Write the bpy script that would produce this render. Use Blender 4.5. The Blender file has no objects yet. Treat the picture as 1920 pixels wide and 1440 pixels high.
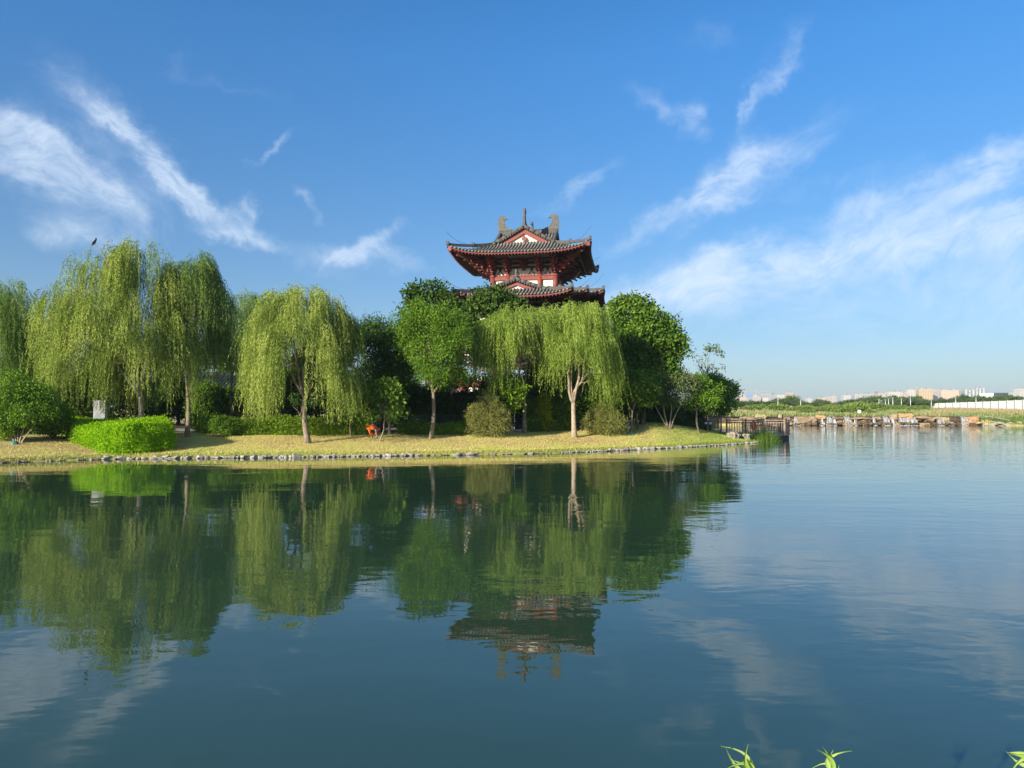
import bpy, math, random
import numpy as np
from mathutils import Vector, Matrix, noise as mnoise
rng = np.random.default_rng(7)
random.seed(7)
scene = bpy.context.scene
COL = scene.collection
R = math.radians

# ------------------------------------------------------------------ camera
CAM_Z, F, PITCH = 2.2, 1400.0, R(2.25)
cam_d = bpy.data.cameras.new("camera")
cam_d.sensor_width = 36.0
cam_d.lens = 36.0 * F / 1920.0
cam_d.clip_start = 0.05
cam_d.clip_end = 20000
cam = bpy.data.objects.new("camera", cam_d)
cam.location = (0, 0, CAM_Z)
cam.rotation_euler = (R(90) + PITCH, 0, 0)
COL.objects.link(cam)
scene.camera = cam

# ------------------------------------------------------------------ exposure
scene.view_settings.view_transform = 'Standard'
scene.view_settings.look = 'None'
scene.view_settings.gamma = 1.0
scene.view_settings.exposure = 0.92
try:
    scene.cycles.max_bounces = 6
    scene.cycles.diffuse_bounces = 3
    scene.cycles.glossy_bounces = 3
    scene.cycles.transmission_bounces = 4
    scene.cycles.volume_bounces = 0
    scene.cycles.sample_clamp_indirect = 6
except Exception:
    pass

# ------------------------------------------------------------------ sun and sky
SUN_EL = R(17.5)
sd = Vector((-0.68, -0.73)).normalized()
SUN_DIR = Vector((sd.x * math.cos(SUN_EL), sd.y * math.cos(SUN_EL), math.sin(SUN_EL)))
sun_d = bpy.data.lights.new("sun", 'SUN')
sun_d.energy = 5.0
sun_d.angle = R(0.53)
sun_d.color = (1.0, 0.93, 0.80)
sun = bpy.data.objects.new("sun", sun_d)
sun.rotation_euler = (-SUN_DIR).to_track_quat('-Z', 'Y').to_euler()
sun.location = (-60, -40, 60)
COL.objects.link(sun)

world = bpy.data.worlds.new("World")
scene.world = world
world.use_nodes = True
wn, wl = world.node_tree.nodes, world.node_tree.links
wn.clear()
class NT:
    """tiny helper for node graphs"""
    def __init__(s, nodes, links): s.n, s.l = nodes, links
    def node(s, t, **kw):
        n = s.n.new(t)
        for k, v in kw.items(): setattr(n, k, v)
        return n
    def put(s, sock, v):
        if isinstance(v, bpy.types.NodeSocket): s.l.new(v, sock)
        else: sock.default_value = v
    def m(s, op, a, b=None, c=None, clamp=False):
        n = s.node('ShaderNodeMath', operation=op, use_clamp=clamp)
        s.put(n.inputs[0], a)
        if b is not None: s.put(n.inputs[1], b)
        if c is not None: s.put(n.inputs[2], c)
        return n.outputs[0]
    def noise(s, vec, scale, detail=4, rough=0.5, dist=0.0, dim='3D'):
        n = s.node('ShaderNodeTexNoise', noise_dimensions=dim)
        if vec is not None: s.l.new(vec, n.inputs['Vector'])
        n.inputs['Scale'].default_value = scale
        n.inputs['Detail'].default_value = detail
        n.inputs['Roughness'].default_value = rough
        n.inputs['Distortion'].default_value = dist
        return n
    def ramp(s, fac, stops):
        n = s.node('ShaderNodeValToRGB')
        e = n.color_ramp.elements
        e[0].position, e[0].color = stops[0][0], (*stops[0][1], 1)
        e[1].position, e[1].color = stops[-1][0], (*stops[-1][1], 1)
        for p, c in stops[1:-1]:
            x = e.new(p); x.color = (*c, 1)
        s.put(n.inputs[0], fac)
        return n.outputs[0]
    def mix(s, fac, a, b, mode='MIX'):
        n = s.node('ShaderNodeMix', data_type='RGBA', blend_type=mode)
        s.put(n.inputs[0], fac)
        s.put(n.inputs[6], a if isinstance(a, bpy.types.NodeSocket) else (*a, 1))
        s.put(n.inputs[7], b if isinstance(b, bpy.types.NodeSocket) else (*b, 1))
        return n.outputs[2]
W = NT(wn, wl)
sky = W.node('ShaderNodeTexSky', sky_type='NISHITA')
sky.sun_disc = False
sky.sun_elevation = SUN_EL
sky.sun_rotation = math.atan2(sd.x, sd.y)
sky.altitude = 0
sky.air_density = 1.0
sky.dust_density = 0.6
sky.ozone_density = 3.0
tc = W.node('ShaderNodeTexCoord')
sep = W.node('ShaderNodeSeparateXYZ')
wl.new(tc.outputs['Generated'], sep.inputs[0])
AZ = W.m('ARCTAN2', sep.outputs[0], sep.outputs[1])
EL = W.m('ARCSINE', sep.outputs[2])
comb = W.node('ShaderNodeCombineXYZ')
wl.new(AZ, comb.inputs[0]); wl.new(EL, comb.inputs[1])
# fibre noise: rotated, stretched, warped coordinates over the sky
warp = W.noise(comb.outputs[0], 5.0, 3, 0.5)
wsub = W.node('ShaderNodeVectorMath', operation='SUBTRACT'); wl.new(warp.outputs['Color'], wsub.inputs[0]); wsub.inputs[1].default_value = (0.5, 0.5, 0.5)
wsc = W.node('ShaderNodeVectorMath', operation='SCALE'); wl.new(wsub.outputs[0], wsc.inputs[0]); wsc.inputs[3].default_value = 0.20
wadd = W.node('ShaderNodeVectorMath', operation='ADD'); wl.new(comb.outputs[0], wadd.inputs[0]); wl.new(wsc.outputs[0], wadd.inputs[1])
def fibre(ang, sx, sy, scale, detail, rough):
    mp = W.node('ShaderNodeMapping', vector_type='TEXTURE')
    wl.new(wadd.outputs[0], mp.inputs[0])
    mp.inputs['Rotation'].default_value = (0, 0, ang)
    mp.inputs['Scale'].default_value = (sx, sy, 1)
    return W.noise(mp.outputs[0], scale, detail, rough).outputs[0]
fibL = fibre(R(-28), 1.0, 0.50, 22.0, 12, 0.70)     # left clouds fall to the right
fibR = fibre(R(20), 1.0, 0.34, 16.0, 12, 0.70)      # right clouds rise to the right
side = W.m('SMOOTH_MIN', W.m('MULTIPLY_ADD', AZ, 6.0, 0.4, clamp=True), 1.0, 0.01)
fib = W.m('ADD', W.m('MULTIPLY', fibL, W.m('SUBTRACT', 1.0, side)), W.m('MULTIPLY', fibR, side))
fine = W.noise(wadd.outputs[0], 55.0, 6, 0.65).outputs[0]
HOR = 775.0
wv2 = W.noise(comb.outputs[0], 11.0, 6, 0.62)
sp2 = W.node('ShaderNodeSeparateXYZ'); wl.new(wv2.outputs['Color'], sp2.inputs[0])
AZw = W.m('ADD', AZ, W.m('MULTIPLY_ADD', sp2.outputs[0], 0.13, -0.065)); ELw = W.m('ADD', EL, W.m('MULTIPLY_ADD', sp2.outputs[1], 0.09, -0.045))
def blob(u, v, a, b, ang, s):
    """elliptical patch of cirrus around the sky direction (azimuth, elevation)"""
    az = math.atan((u - 960) / F); el = math.atan((HOR - v) / F * math.cos(az))
    a, b = a * 1.3 / F, b * 1.22 / F
    dx = W.m('SUBTRACT', AZw, az); dy = W.m('SUBTRACT', ELw, el)
    ca, sa = math.cos(R(ang)), math.sin(R(ang))
    p = W.m('ADD', W.m('MULTIPLY', dx, ca / a), W.m('MULTIPLY', dy, sa / a))
    q = W.m('ADD', W.m('MULTIPLY', dx, -sa / b), W.m('MULTIPLY', dy, ca / b))
    r2 = W.m('ADD', W.m('MULTIPLY', p, p), W.m('MULTIPLY', q, q))
    return W.m('MULTIPLY', W.m('EXPONENT', W.m('MULTIPLY', r2, -1.0)), s)
BLOBS = [(35, 285, 85, 36, -20, .95), (120, 330, 85, 26, -8, .85), (20, 230, 60, 18, -10, .8), (60, 245, 40, 22, -45, .6), (200, 345, 60, 20, -35, .6), (270, 275, 95, 22, -42, 1.1), (345, 340, 55, 24, -48, 1.05), (185, 205, 60, 16, -25, .7), (150, 240, 60, 16, -35, .35),
         (410, 395, 45, 18, -30, .65), (445, 440, 52, 13, -5, 1.05), (455, 385, 12, 20, 10, .8), (155, 440, 60, 22, 5, .8), (100, 415, 90, 30, 5, .3), (505, 270, 34, 8, 48, .8),
         (570, 385, 26, 9, -25, .65), (690, 446, 56, 15, 28, .95), (710, 474, 110, 16, -6, .8), (655, 510, 60, 18, 5, .38), (640, 470, 30, 10, 40, .4),
         (1255, 185, 50, 16, -25, .75), (1300, 205, 30, 18, 40, .5), (1470, 125, 50, 13, 60, .8), (1425, 195, 45, 8, 70, .55), (1340, 60, 40, 14, -10, .25), (1325, 355, 66, 28, 42, 1.15), (1385, 320, 60, 28, 20, .8), (1470, 300, 95, 24, 28, .7),
         (1205, 425, 65, 16, 30, .7), (1090, 345, 60, 13, 30, .75), (1690, 372, 150, 26, 12, .9), (1850, 330, 95, 26, 22, .85), (1800, 425, 150, 24, 6, .85), (1900, 400, 70, 26, 12, .6),
         (1580, 335, 80, 16, 8, .4), (1400, 500, 160, 24, 7, 1.05), (1300, 535, 120, 18, 10, .65), (1620, 470, 260, 36, 4, .6), (1250, 565, 210, 28, 3, .8), (1700, 580, 330, 60, 3, .62), (1900, 500, 130, 60, 0, .45),
         (560, 480, 60, 14, 20, .2), (900, 400, 90, 20, 15, .2), (320, 115, 30, 9, 30, .18), (430, 150, 80, 9, -5, .18), (1040, 600, 220, 50, 0, .3), (750, 250, 40, 8, 30, .15), (1050, 290, 60, 20, 40, .15)]
tot = None
for bspec in BLOBS:
    g = blob(*bspec)
    tot = g if tot is None else W.m('ADD', tot, g)
front = W.m('GREATER_THAN', sep.outputs[1], 0.0)
tot = W.m('MULTIPLY', tot, front)
back = W.m('MULTIPLY', W.m('SUBTRACT', 1.0, front), 0.45)   # ordinary thin cirrus over the rest of the sky
tot = W.m('ADD', tot, back)
wide = W.noise(wadd.outputs[0], 9.0, 3, 0.5).outputs[0]
fb = W.m('ADD', W.m('MULTIPLY_ADD', fib, 5.2, -2.6), W.m('MULTIPLY_ADD', fine, 1.0, -0.5))
fb = W.m('ADD', fb, W.m('MULTIPLY_ADD', wide, 1.4, -0.7))
val = W.m('ADD', W.m('MULTIPLY', W.m('MINIMUM', tot, 1.2), 1.0), fb)
f1 = W.node('ShaderNodeMapRange', interpolation_type='SMOOTHSTEP'); wl.new(val, f1.inputs[0])
f1.inputs[1].default_value = -0.9; f1.inputs[2].default_value = 2.7
cl = W.m('MULTIPLY', f1.outputs[0], W.m('MULTIPLY', tot, 0.66, clamp=True), clamp=True)
cl = W.m('ADD', W.m('MULTIPLY', cl, .84), W.m('MULTIPLY', W.m('MINIMUM', tot, 1.0), W.m('MULTIPLY_ADD', wide, .26, .02)), clamp=True)
veil = W.m('MULTIPLY', W.m('EXPONENT', W.m('MULTIPLY', W.m('ABSOLUTE', EL), -7.0)), 0.26)
cl = W.m('MAXIMUM', cl, veil)
hsv = W.node('ShaderNodeHueSaturation')
hsv.inputs['Saturation'].default_value = 1.30
vr = W.node('ShaderNodeMapRange'); wl.new(EL, vr.inputs[0])
vr.inputs[1].default_value = 0.0; vr.inputs[2].default_value = 0.45; vr.inputs[3].default_value = 0.56; vr.inputs[4].default_value = 1.12
wl.new(vr.outputs[0], hsv.inputs['Value'])
wl.new(sky.outputs[0], hsv.inputs['Color'])
tr_ = W.node('ShaderNodeMapRange'); wl.new(EL, tr_.inputs[0]); tr_.inputs[1].default_value = 0.0; tr_.inputs[2].default_value = 0.25
skyc = W.mix(1.0, hsv.outputs[0], W.mix(tr_.outputs[0], (.86, .94, 1.12), (1.0, .965, 1.03)), 'MULTIPLY')
CLOUD = (4.7, 5.4, 6.3)
skymix = W.mix(W.m('MULTIPLY', cl, 0.80), skyc, CLOUD)
bg = W.node('ShaderNodeBackground')
wl.new(skymix, bg.inputs[0]); bg.inputs[1].default_value = 0.094
wo = W.node('ShaderNodeOutputWorld'); wl.new(bg.outputs[0], wo.inputs[0])

# ------------------------------------------------------------------ object helpers
def tag(o, label=None, cat=None, group=None, kind=None):
    if label: o['label'] = label
    if cat: o['category'] = cat
    if group: o['group'] = group
    if kind: o['kind'] = kind
    return o
def empty(name, loc, label, cat, group=None, rz=0.0):
    o = bpy.data.objects.new(name, None)
    o.empty_display_size = 0.3
    COL.objects.link(o); o.location = loc; o.rotation_euler = (0, 0, rz)
    return tag(o, label, cat, group)
def link(name, me, mat=None, parent=None, smooth=False):
    o = bpy.data.objects.new(name, me); COL.objects.link(o)
    if mat is not None and len(me.materials) == 0: me.materials.append(mat)
    if parent is not None: o.parent = parent
    if smooth: me.polygons.foreach_set('use_smooth', [True] * len(me.polygons))
    return o
def copy_tree(o, parent=None):
    c = o.copy(); COL.objects.link(c)
    if parent is not None: c.parent = parent
    for ch in [x for x in bpy.data.objects if x.parent == o and x is not c]: copy_tree(ch, c)
    return c
class Geo:
    """collects shapes of ONE mesh; off shifts everything"""
    def __init__(s, off=(0, 0, 0)): s.v, s.f, s.off, s.M = [], [], Vector(off), None
    def add(s, vs, fs):
        n = len(s.v)
        for p in vs:
            p = Vector(p)
            if s.M is not None: p = s.M @ p
            s.v.append(p + s.off)
        s.f += [tuple(i + n for i in f) for f in fs]
    def box(s, c, d, rz=0.0, rot=None):
        hx, hy, hz = d[0] / 2, d[1] / 2, d[2] / 2
        m = rot if rot is not None else Matrix.Rotation(rz, 3, 'Z')
        vs = [Vector(c) + m @ Vector((sx * hx, sy * hy, sz * hz)) for sz in (-1, 1) for sy in (-1, 1) for sx in (-1, 1)]
        s.add(vs, [(0, 2, 3, 1), (4, 5, 7, 6), (0, 1, 5, 4), (2, 6, 7, 3), (0, 4, 6, 2), (1, 3, 7, 5)])
    def beam(s, a, b, w, h):
        a, b = Vector(a), Vector(b); d = b - a; L = d.length
        if L < 1e-6: return
        x = d.normalized(); up = Vector((0, 0, 1))
        if abs(x.dot(up)) > .98: up = Vector((0, 1, 0))
        y = up.cross(x).normalized(); z = x.cross(y)
        m = Matrix((x, y, z)).transposed()
        s.box((a + b) / 2, (L, w, h), rot=m)
    def tube(s, pts, rad, n=8, cap=True):
        pts = [Vector(p) for p in pts]
        if not hasattr(rad, '__len__'): rad = [rad] * len(pts)
        vs, fs = [], []
        for i, p in enumerate(pts):
            t = (pts[min(i + 1, len(pts) - 1)] - pts[max(i - 1, 0)]).normalized()
            up = Vector((0, 0, 1)) if abs(t.z) < .9 else Vector((0, 1, 0))
            a = t.cross(up).normalized(); b = t.cross(a)
            for k in range(n):
                q = 2 * math.pi * k / n
                vs.append(p + (a * math.cos(q) + b * math.sin(q)) * rad[i])
        for i in range(len(pts) - 1):
            for k in range(n):
                k2 = (k + 1) % n
                fs.append((i * n + k, i * n + k2, (i + 1) * n + k2, (i + 1) * n + k))
        if cap:
            fs.append(tuple(range(n))[::-1]); fs.append(tuple((len(pts) - 1) * n + k for k in range(n)))
        s.add(vs, fs)
    def prism(s, poly, z0, z1):
        n = len(poly)
        vs = [(p[0], p[1], z0) for p in poly] + [(p[0], p[1], z1) for p in poly]
        s.add(vs, [tuple(range(n))[::-1], tuple(range(n, 2 * n))] + [(i, (i + 1) % n, (i + 1) % n + n, i + n) for i in range(n)])
    def plate(s, outline, origin, ax, az, thick):
        """outline (a, z) extruded across by thick; ax = horizontal direction of a"""
        ax = Vector(ax).normalized(); az = Vector(az); t = ax.cross(az).normalized() * thick / 2
        o = Vector(origin); n = len(outline)
        vs = [o + ax * a + az * z - t for a, z in outline] + [o + ax * a + az * z + t for a, z in outline]
        s.add(vs, [tuple(range(n))[::-1], tuple(range(n, 2 * n))] + [(i, (i + 1) % n, (i + 1) % n + n, i + n) for i in range(n)])
    def blob(s, c, r, n=10, m=6, jit=0.0, seed=0):
        vs, fs = [], []
        rd = random.Random(seed)
        for j in range(1, m):
            th = math.pi * j / m
            for k in range(n):
                ph = 2 * math.pi * k / n
                q = 1 + rd.uniform(-jit, jit)
                vs.append((c[0] + r[0] * q * math.sin(th) * math.cos(ph), c[1] + r[1] * q * math.sin(th) * math.sin(ph), c[2] + r[2] * q * math.cos(th)))
        vs += [(c[0], c[1], c[2] + r[2]), (c[0], c[1], c[2] - r[2])]
        T, B = len(vs) - 2, len(vs) - 1
        for k in range(n):
            k2 = (k + 1) % n
            fs.append((T, k, k2)); fs.append((B, (m - 2) * n + k2, (m - 2) * n + k))
            for j in range(m - 2): fs.append((j * n + k, (j + 1) * n + k, (j + 1) * n + k2, j * n + k2))
        s.add(vs, fs)
    def mesh(s, name='mesh'):
        me = bpy.data.meshes.new(name); me.from_pydata([tuple(p) for p in s.v], [], s.f); me.update(); return me
    def build(s, name, mat, parent=None, smooth=False):
        return link(name, s.mesh(name), mat, parent, smooth)
def quads_mesh(name, V, attr=None, extra=None):
    """V (N,4,3) array of leaf quads; attr (N,) random value per leaf; extra: Geo solid added to it"""
    N = len(V); co = V.reshape(-1, 3)
    ev = np.array([tuple(p) for p in extra.v]) if extra and extra.v else np.zeros((0, 3))
    nv = len(co) + len(ev)
    me = bpy.data.meshes.new(name)
    me.vertices.add(nv); me.vertices.foreach_set('co', np.concatenate([co, ev]).astype(np.float32).ravel())
    idx = list(np.arange(N * 4)); starts = list(range(0, N * 4, 4)); p = N * 4
    if extra:
        for f in extra.f:
            starts.append(p); p += len(f); idx += [i + N * 4 for i in f]
    me.loops.add(len(idx)); me.loops.foreach_set('vertex_index', np.array(idx, dtype=np.int32))
    me.polygons.add(len(starts)); me.polygons.foreach_set('loop_start', np.array(starts, dtype=np.int32))
    me.update(calc_edges=True)
    a = me.attributes.new('v', 'FLOAT', 'POINT')
    vals = np.full(nv, 0.35, dtype=np.float32)
    if attr is not None: vals[:N * 4] = np.repeat(attr, 4)
    a.data.foreach_set('value', vals)
    return me
def unit(a): return a / (np.linalg.norm(a, axis=-1, keepdims=True) + 1e-9)
def leaf_quads(P, D, Nrm, L, Wd):
    D = unit(D); S = unit(np.cross(D, Nrm)); L = L[:, None]; Wd = Wd[:, None]
    return np.stack([P, P + D * L * .45 + S * Wd * .5, P + D * L, P + D * L * .45 - S * Wd * .5], axis=1)
def rdir(n): return unit(rng.normal(size=(n, 3)))

# ------------------------------------------------------------------ materials
def new_mat(name):
    m = bpy.data.materials.new(name); m.use_nodes = True
    nt = NT(m.node_tree.nodes, m.node_tree.links)
    return m, nt, m.node_tree.nodes['Principled BSDF']
def pmat(name, c1, c2=None, rough=0.7, scale=3.0, bump=0.0, bscale=None, spec=0.3, metal=0.0, detail=5, coord='Object', stops=(0.35, 0.65)):
    m, n, b = new_mat(name)
    t = n.node('ShaderNodeTexCoord')
    if c2 is None: c2 = tuple(x * .75 for x in c1)
    ns = n.noise(t.outputs[coord], scale, detail, 0.6)
    n.l.new(n.ramp(ns.outputs[0], [(stops[0], c2), (stops[1], c1)]), b.inputs['Base Color'])
    b.inputs['Roughness'].default_value = rough
    b.inputs['Specular IOR Level'].default_value = spec
    b.inputs['Metallic'].default_value = metal
    if bump:
        bn = n.noise(t.outputs[coord], bscale or scale * 3, 6, 0.65)
        bp = n.node('ShaderNodeBump'); bp.inputs['Strength'].default_value = 0.8; bp.inputs['Distance'].default_value = bump
        n.l.new(bn.outputs[0], bp.inputs['Height']); n.l.new(bp.outputs[0], b.inputs['Normal'])
    return m
def leafmat(name, dark, mid, light, trans=0.35, rough=0.5, patch=0.7):
    m, n, b = new_mat(name)
    t = n.node('ShaderNodeTexCoord')
    at = n.node('ShaderNodeAttribute', attribute_name='v')
    ns = n.noise(t.outputs['Object'], patch, 2, 0.5)
    fac = n.m('ADD', n.m('MULTIPLY', at.outputs['Fac'], 0.6), n.m('MULTIPLY_ADD', ns.outputs[0], 1.1, -0.33), clamp=True)
    c = n.ramp(fac, [(0.1, dark), (0.5, mid), (0.92, light)])
    n.l.new(c, b.inputs['Base Color'])
    b.inputs['Roughness'].default_value = .6
    b.inputs['Specular IOR Level'].default_value = 0.07
    tr = n.node('ShaderNodeBsdfTranslucent')
    n.l.new(n.mix(1.0, c, (1.25, 1.35, 0.55), 'MULTIPLY'), tr.inputs[0])
    mx = n.node('ShaderNodeMixShader'); mx.inputs[0].default_value = trans
    n.l.new(b.outputs[0], mx.inputs[1]); n.l.new(tr.outputs[0], mx.inputs[2])
    out = m.node_tree.nodes['Material Output']; n.l.new(mx.outputs[0], out.inputs[0])
    return m
M = {}
M['willow'] = leafmat('willow_leaf', (.095, .145, .024), (.225, .290, .054), (.440, .480, .120), .26)
M['willow2'] = leafmat('willow_leaf_bluish', (.065, .125, .024), (.145, .225, .046), (.270, .350, .085), .26)
M['willow3'] = leafmat('willow_leaf_fresh', (.100, .158, .022), (.220, .305, .046), (.400, .480, .100), .28)
M['sophora'] = leafmat('sophora_leaf', (.060, .125, .012), (.120, .215, .020), (.210, .330, .035), .28)
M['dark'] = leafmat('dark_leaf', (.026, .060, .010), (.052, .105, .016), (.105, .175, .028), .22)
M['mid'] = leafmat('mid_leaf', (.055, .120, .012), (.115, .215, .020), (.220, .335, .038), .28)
M['plane'] = leafmat('plane_leaf', (.045, .105, .012), (.100, .190, .020), (.220, .310, .045), .30)
M['grey'] = leafmat('greyish_leaf', (.065, .105, .032), (.120, .165, .055), (.220, .250, .100), .28)
M['lime'] = leafmat('lime_leaf', (.150, .290, .008), (.240, .430, .010), (.380, .560, .014), .40)
M['hedge'] = leafmat('hedge_leaf', (.085, .160, .012), (.165, .270, .020), (.280, .390, .035), .30)
M['juniper'] = leafmat('juniper_leaf', (.085, .095, .024), (.175, .185, .045), (.320, .310, .090), .15)
M['yellow'] = leafmat('golden_leaf', (.22, .26, .010), (.38, .40, .015), (.58, .55, .030), .40)
M['reed'] = leafmat('reed_leaf', (.060, .120, .020), (.100, .180, .030), (.170, .250, .045), .32)
M['fartree'] = leafmat('far_tree_leaf', (.050, .085, .026), (.085, .130, .038), (.130, .180, .055), .20, patch=.15)
M['farshrub'] = leafmat('far_shrub_leaf', (.110, .165, .034), (.175, .245, .050), (.240, .310, .075), .25, patch=.2)
M['shoot'] = leafmat('shoot_leaf', (.20, .32, .06), (.34, .47, .11), (.50, .60, .22), .35)
M['bark'] = pmat('bark', (.30, .235, .165), (.15, .115, .080), .9, 5, .02, 14)
M['barkl'] = pmat('pale_bark', (.40, .32, .22), (.24, .185, .125), .9, 5, .015, 14)
M['barkd'] = pmat('dark_bark', (.13, .10, .075), (.07, .055, .042), .9, 5, .02, 14)
M['red'] = pmat('red_paint', (.245, .054, .039), (.165, .040, .030), .55, 1.5)
M['redm'] = pmat('weathered_red_paint', (.175, .046, .035), (.11, .034, .027), .7, 2.5)
M['redd'] = pmat('dark_red_and_eave_shade', (.085, .024, .018), (.05, .016, .013), .6, 2.5)  # darkened so soffit and rafters carry eave shade; plain dark red elsewhere
M['plaster'] = pmat('cream_plaster', (.80, .74, .62), (.68, .62, .50), .85, 1.2)
M['tile'] = pmat('grey_roof_tile', (.27, .24, .19), (.12, .11, .09), .65, 6, .01, 20)
M['ornament'] = pmat('ridge_ornament', (.145, .135, .115), (.07, .066, .058), .75, 9, .03, 16)
M['tiled'] = pmat('dark_ridge_tile', (.105, .098, .086), (.055, .053, .048), .7, 5, .01, 20)
M['stone'] = pmat('pale_stone', (.36, .31, .245), (.18, .15, .12), .85, 4, .03, 9)
M['stonew'] = pmat('white_stone', (.45, .41, .33), (.22, .195, .155), .85, 4, .03, 9)
M['granite'] = pmat('grey_granite', (.30, .31, .31), (.16, .17, .18), .75, 3, .01, 30)
M['rockt'] = pmat('tan_rock', (.36, .26, .145), (.18, .125, .07), .85, 1.2, .06, 3)
M['rockd'] = pmat('wet_dark_rock', (.14, .095, .055), (.06, .045, .03), .45, 1.5, .06, 3, spec=.5)
M['rocko'] = pmat('orange_rock', (.50, .29, .13), (.30, .17, .085), .85, 1.2, .05, 3)
M['rocky'] = pmat('yellow_rock', (.50, .40, .19), (.30, .24, .12), .85, 1.2, .05, 3)
M['wood'] = pmat('weathered_wood', (.36, .27, .19), (.22, .165, .12), .85, 6, .004, 20)
M['woodd'] = pmat('dark_wood', (.09, .075, .065), (.05, .042, .038), .85, 6)
M['white'] = pmat('white_paint', (.80, .80, .76), (.70, .69, .65), .7, 1.0)
M['grey_p'] = pmat('grey_paint', (.34, .35, .35), (.26, .27, .27), .7, 1.0)
M['steel'] = pmat('galvanised_steel', (.52, .54, .54), (.42, .44, .44), .45, 3, metal=.3)
M['orange'] = pmat('orange_plastic', (.90, .155, .015), (.78, .12, .012), .45, 4)
M['darkgreen'] = pmat('green_mesh', (.035, .085, .055), (.02, .05, .035), .6, 4)
M['teal'] = pmat('teal_plastic', (.06, .22, .17), (.04, .15, .12), .5, 4)
M['paving'] = pmat('paving', (.42, .40, .36), (.32, .30, .27), .9, 2)
M['bird'] = pmat('black_feather', (.02, .02, .022), (.012, .012, .014), .6, 4)
M['glassd'] = pmat('dark_glass', (.06, .08, .10), (.04, .05, .07), .15, 1, spec=.6)

# ------------------------------------------------------------------ terrain
SHORE_PX = [(-700, 905), (-400, 890), (-150, 877), (0, 868), (200, 861), (400, 859), (600, 857), (800, 854), (1000, 851), (1100, 847.5), (1200, 843), (1300, 838), (1390, 832.5), (1425, 829)]
def shore_xy(u, v):
    Y = F * CAM_Z / (v - HOR); return ((u - 960) / F * Y, Y)
SH = [shore_xy(u, v) for u, v in SHORE_PX]
LAKE = np.array([(-400.0, 3.6), (-400.0, 20.0), (-70, 26.0)] + SH + [(20.6, 59.5), (21.0, 64), (22.5, 76), (27, 100), (32, 120), (36, 136.0), (60, 136.6), (84, 136), (90, 131.5), (105, 124), (140, 110), (200, 90), (420, 80), (420, 3.6), (60, 3.8), (0, 3.9)])
def seg_dist(px, py, poly):
    best = np.full(px.shape, 1e9); inside = np.zeros(px.shape, bool); n = len(poly)
    for i in range(n):
        x0, y0 = poly[i]; x1, y1 = poly[(i + 1) % n]
        dx, dy = x1 - x0, y1 - y0
        t = np.clip(((px - x0) * dx + (py - y0) * dy) / (dx * dx + dy * dy + 1e-12), 0, 1)
        best = np.minimum(best, np.hypot(px - x0 - t * dx, py - y0 - t * dy))
        c = ((y0 > py) != (y1 > py)) & (px < (x1 - x0) * (py - y0) / ((y1 - y0) + 1e-12) + x0)
        inside ^= c
    return np.where(inside, -best, best)
def vnoise(x, y, s, seed=0):
    def h(i, j):
        n = np.sin(i * 127.1 + j * 311.7 + seed * 74.7) * 43758.5453
        return n - np.floor(n)
    x, y = x * s, y * s; i, j = np.floor(x), np.floor(y); fx, fy = x - i, y - j
    fx, fy = fx * fx * (3 - 2 * fx), fy * fy * (3 - 2 * fy)
    return (h(i, j) * (1 - fx) + h(i + 1, j) * fx) * (1 - fy) + (h(i, j + 1) * (1 - fx) + h(i + 1, j + 1) * fx) * fy
def sstep(a, b, x):
    t = np.clip((x - a) / (b - a), 0, 1); return t * t * (3 - 2 * t)
def gz(x, y):
    x = np.asarray(x, float); y = np.asarray(y, float)
    d = seg_dist(x, y, LAKE)
    land = 0.15 * sstep(0, .35, d) + 0.80 * np.clip(d, 0, 6.3) / 6.3 + 0.45 * sstep(5.5, 16, d)
    land = land + 0.75 * np.exp(-((x - 11.0) / 5.5) ** 2 - ((y - 53.5) / 4.2) ** 2) * sstep(0, 3, d)          # low mound on the right of the lawn
    land = land + 0.05 * (vnoise(x, y, .35, 1) - .5) * sstep(0.3, 2, d) + 0.02 * (vnoise(x, y, 1.6, 2) - .5) * sstep(.3, 1, d)
    far = 1.55 * sstep(-0.1, 1.2, d) + np.clip(y - 138, 0, 115) * 0.0165 + .35 * (vnoise(x, y, .05, 3) - .5) * sstep(2, 10, d)
    f = sstep(108, 132, y) * sstep(20, 34, x)
    f = np.maximum(f, sstep(140, 170, y))
    land = land * (1 - f) + far * f
    farright = sstep(82, 92, x) * sstep(90, 120, y)
    land = land * (1 - farright) + (0.2 + 1.7 * sstep(0, 14, d) + np.clip(y - 138, 0, 115) * 0.0165) * farright
    nearb = (y < 20)
    land = np.where(nearb, 0.10 + np.clip(d, 0, 3) * .17, land)
    bed = -np.clip(-d * .35, 0, 1.6) - .04 * sstep(0, .3, -d)
    return np.where(d > 0, land, bed)
def gz1(x, y): return float(gz(np.array([x]), np.array([y]))[0])
def ray(u, v):
    xc, yc = (u - 960) / F, (720 - v) / F
    return Vector((xc, math.cos(PITCH) - yc * math.sin(PITCH), math.sin(PITCH) + yc * math.cos(PITCH)))
def at(u, v, Y):
    d = ray(u, v); return Vector((0, 0, CAM_Z)) + d * (Y / d.y)
def gp(u, v, y0=20.0, y1=200.0):
    """the point of the ground seen at that direction"""
    d = ray(u, v); Y = np.linspace(y0, y1, 3000); t = Y / d.y
    zz = CAM_Z + d.z * t; g = gz(d.x * t, Y)
    i = np.argmax((zz - g) < 0)
    if (zz - g)[i] >= 0: i = len(Y) - 1
    return Vector((d.x * t[i], Y[i], float(g[i])))
def on_ground(u, Y):
    x = (u - 960) / F * Y; return Vector((x, Y, gz1(x, Y)))

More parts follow.
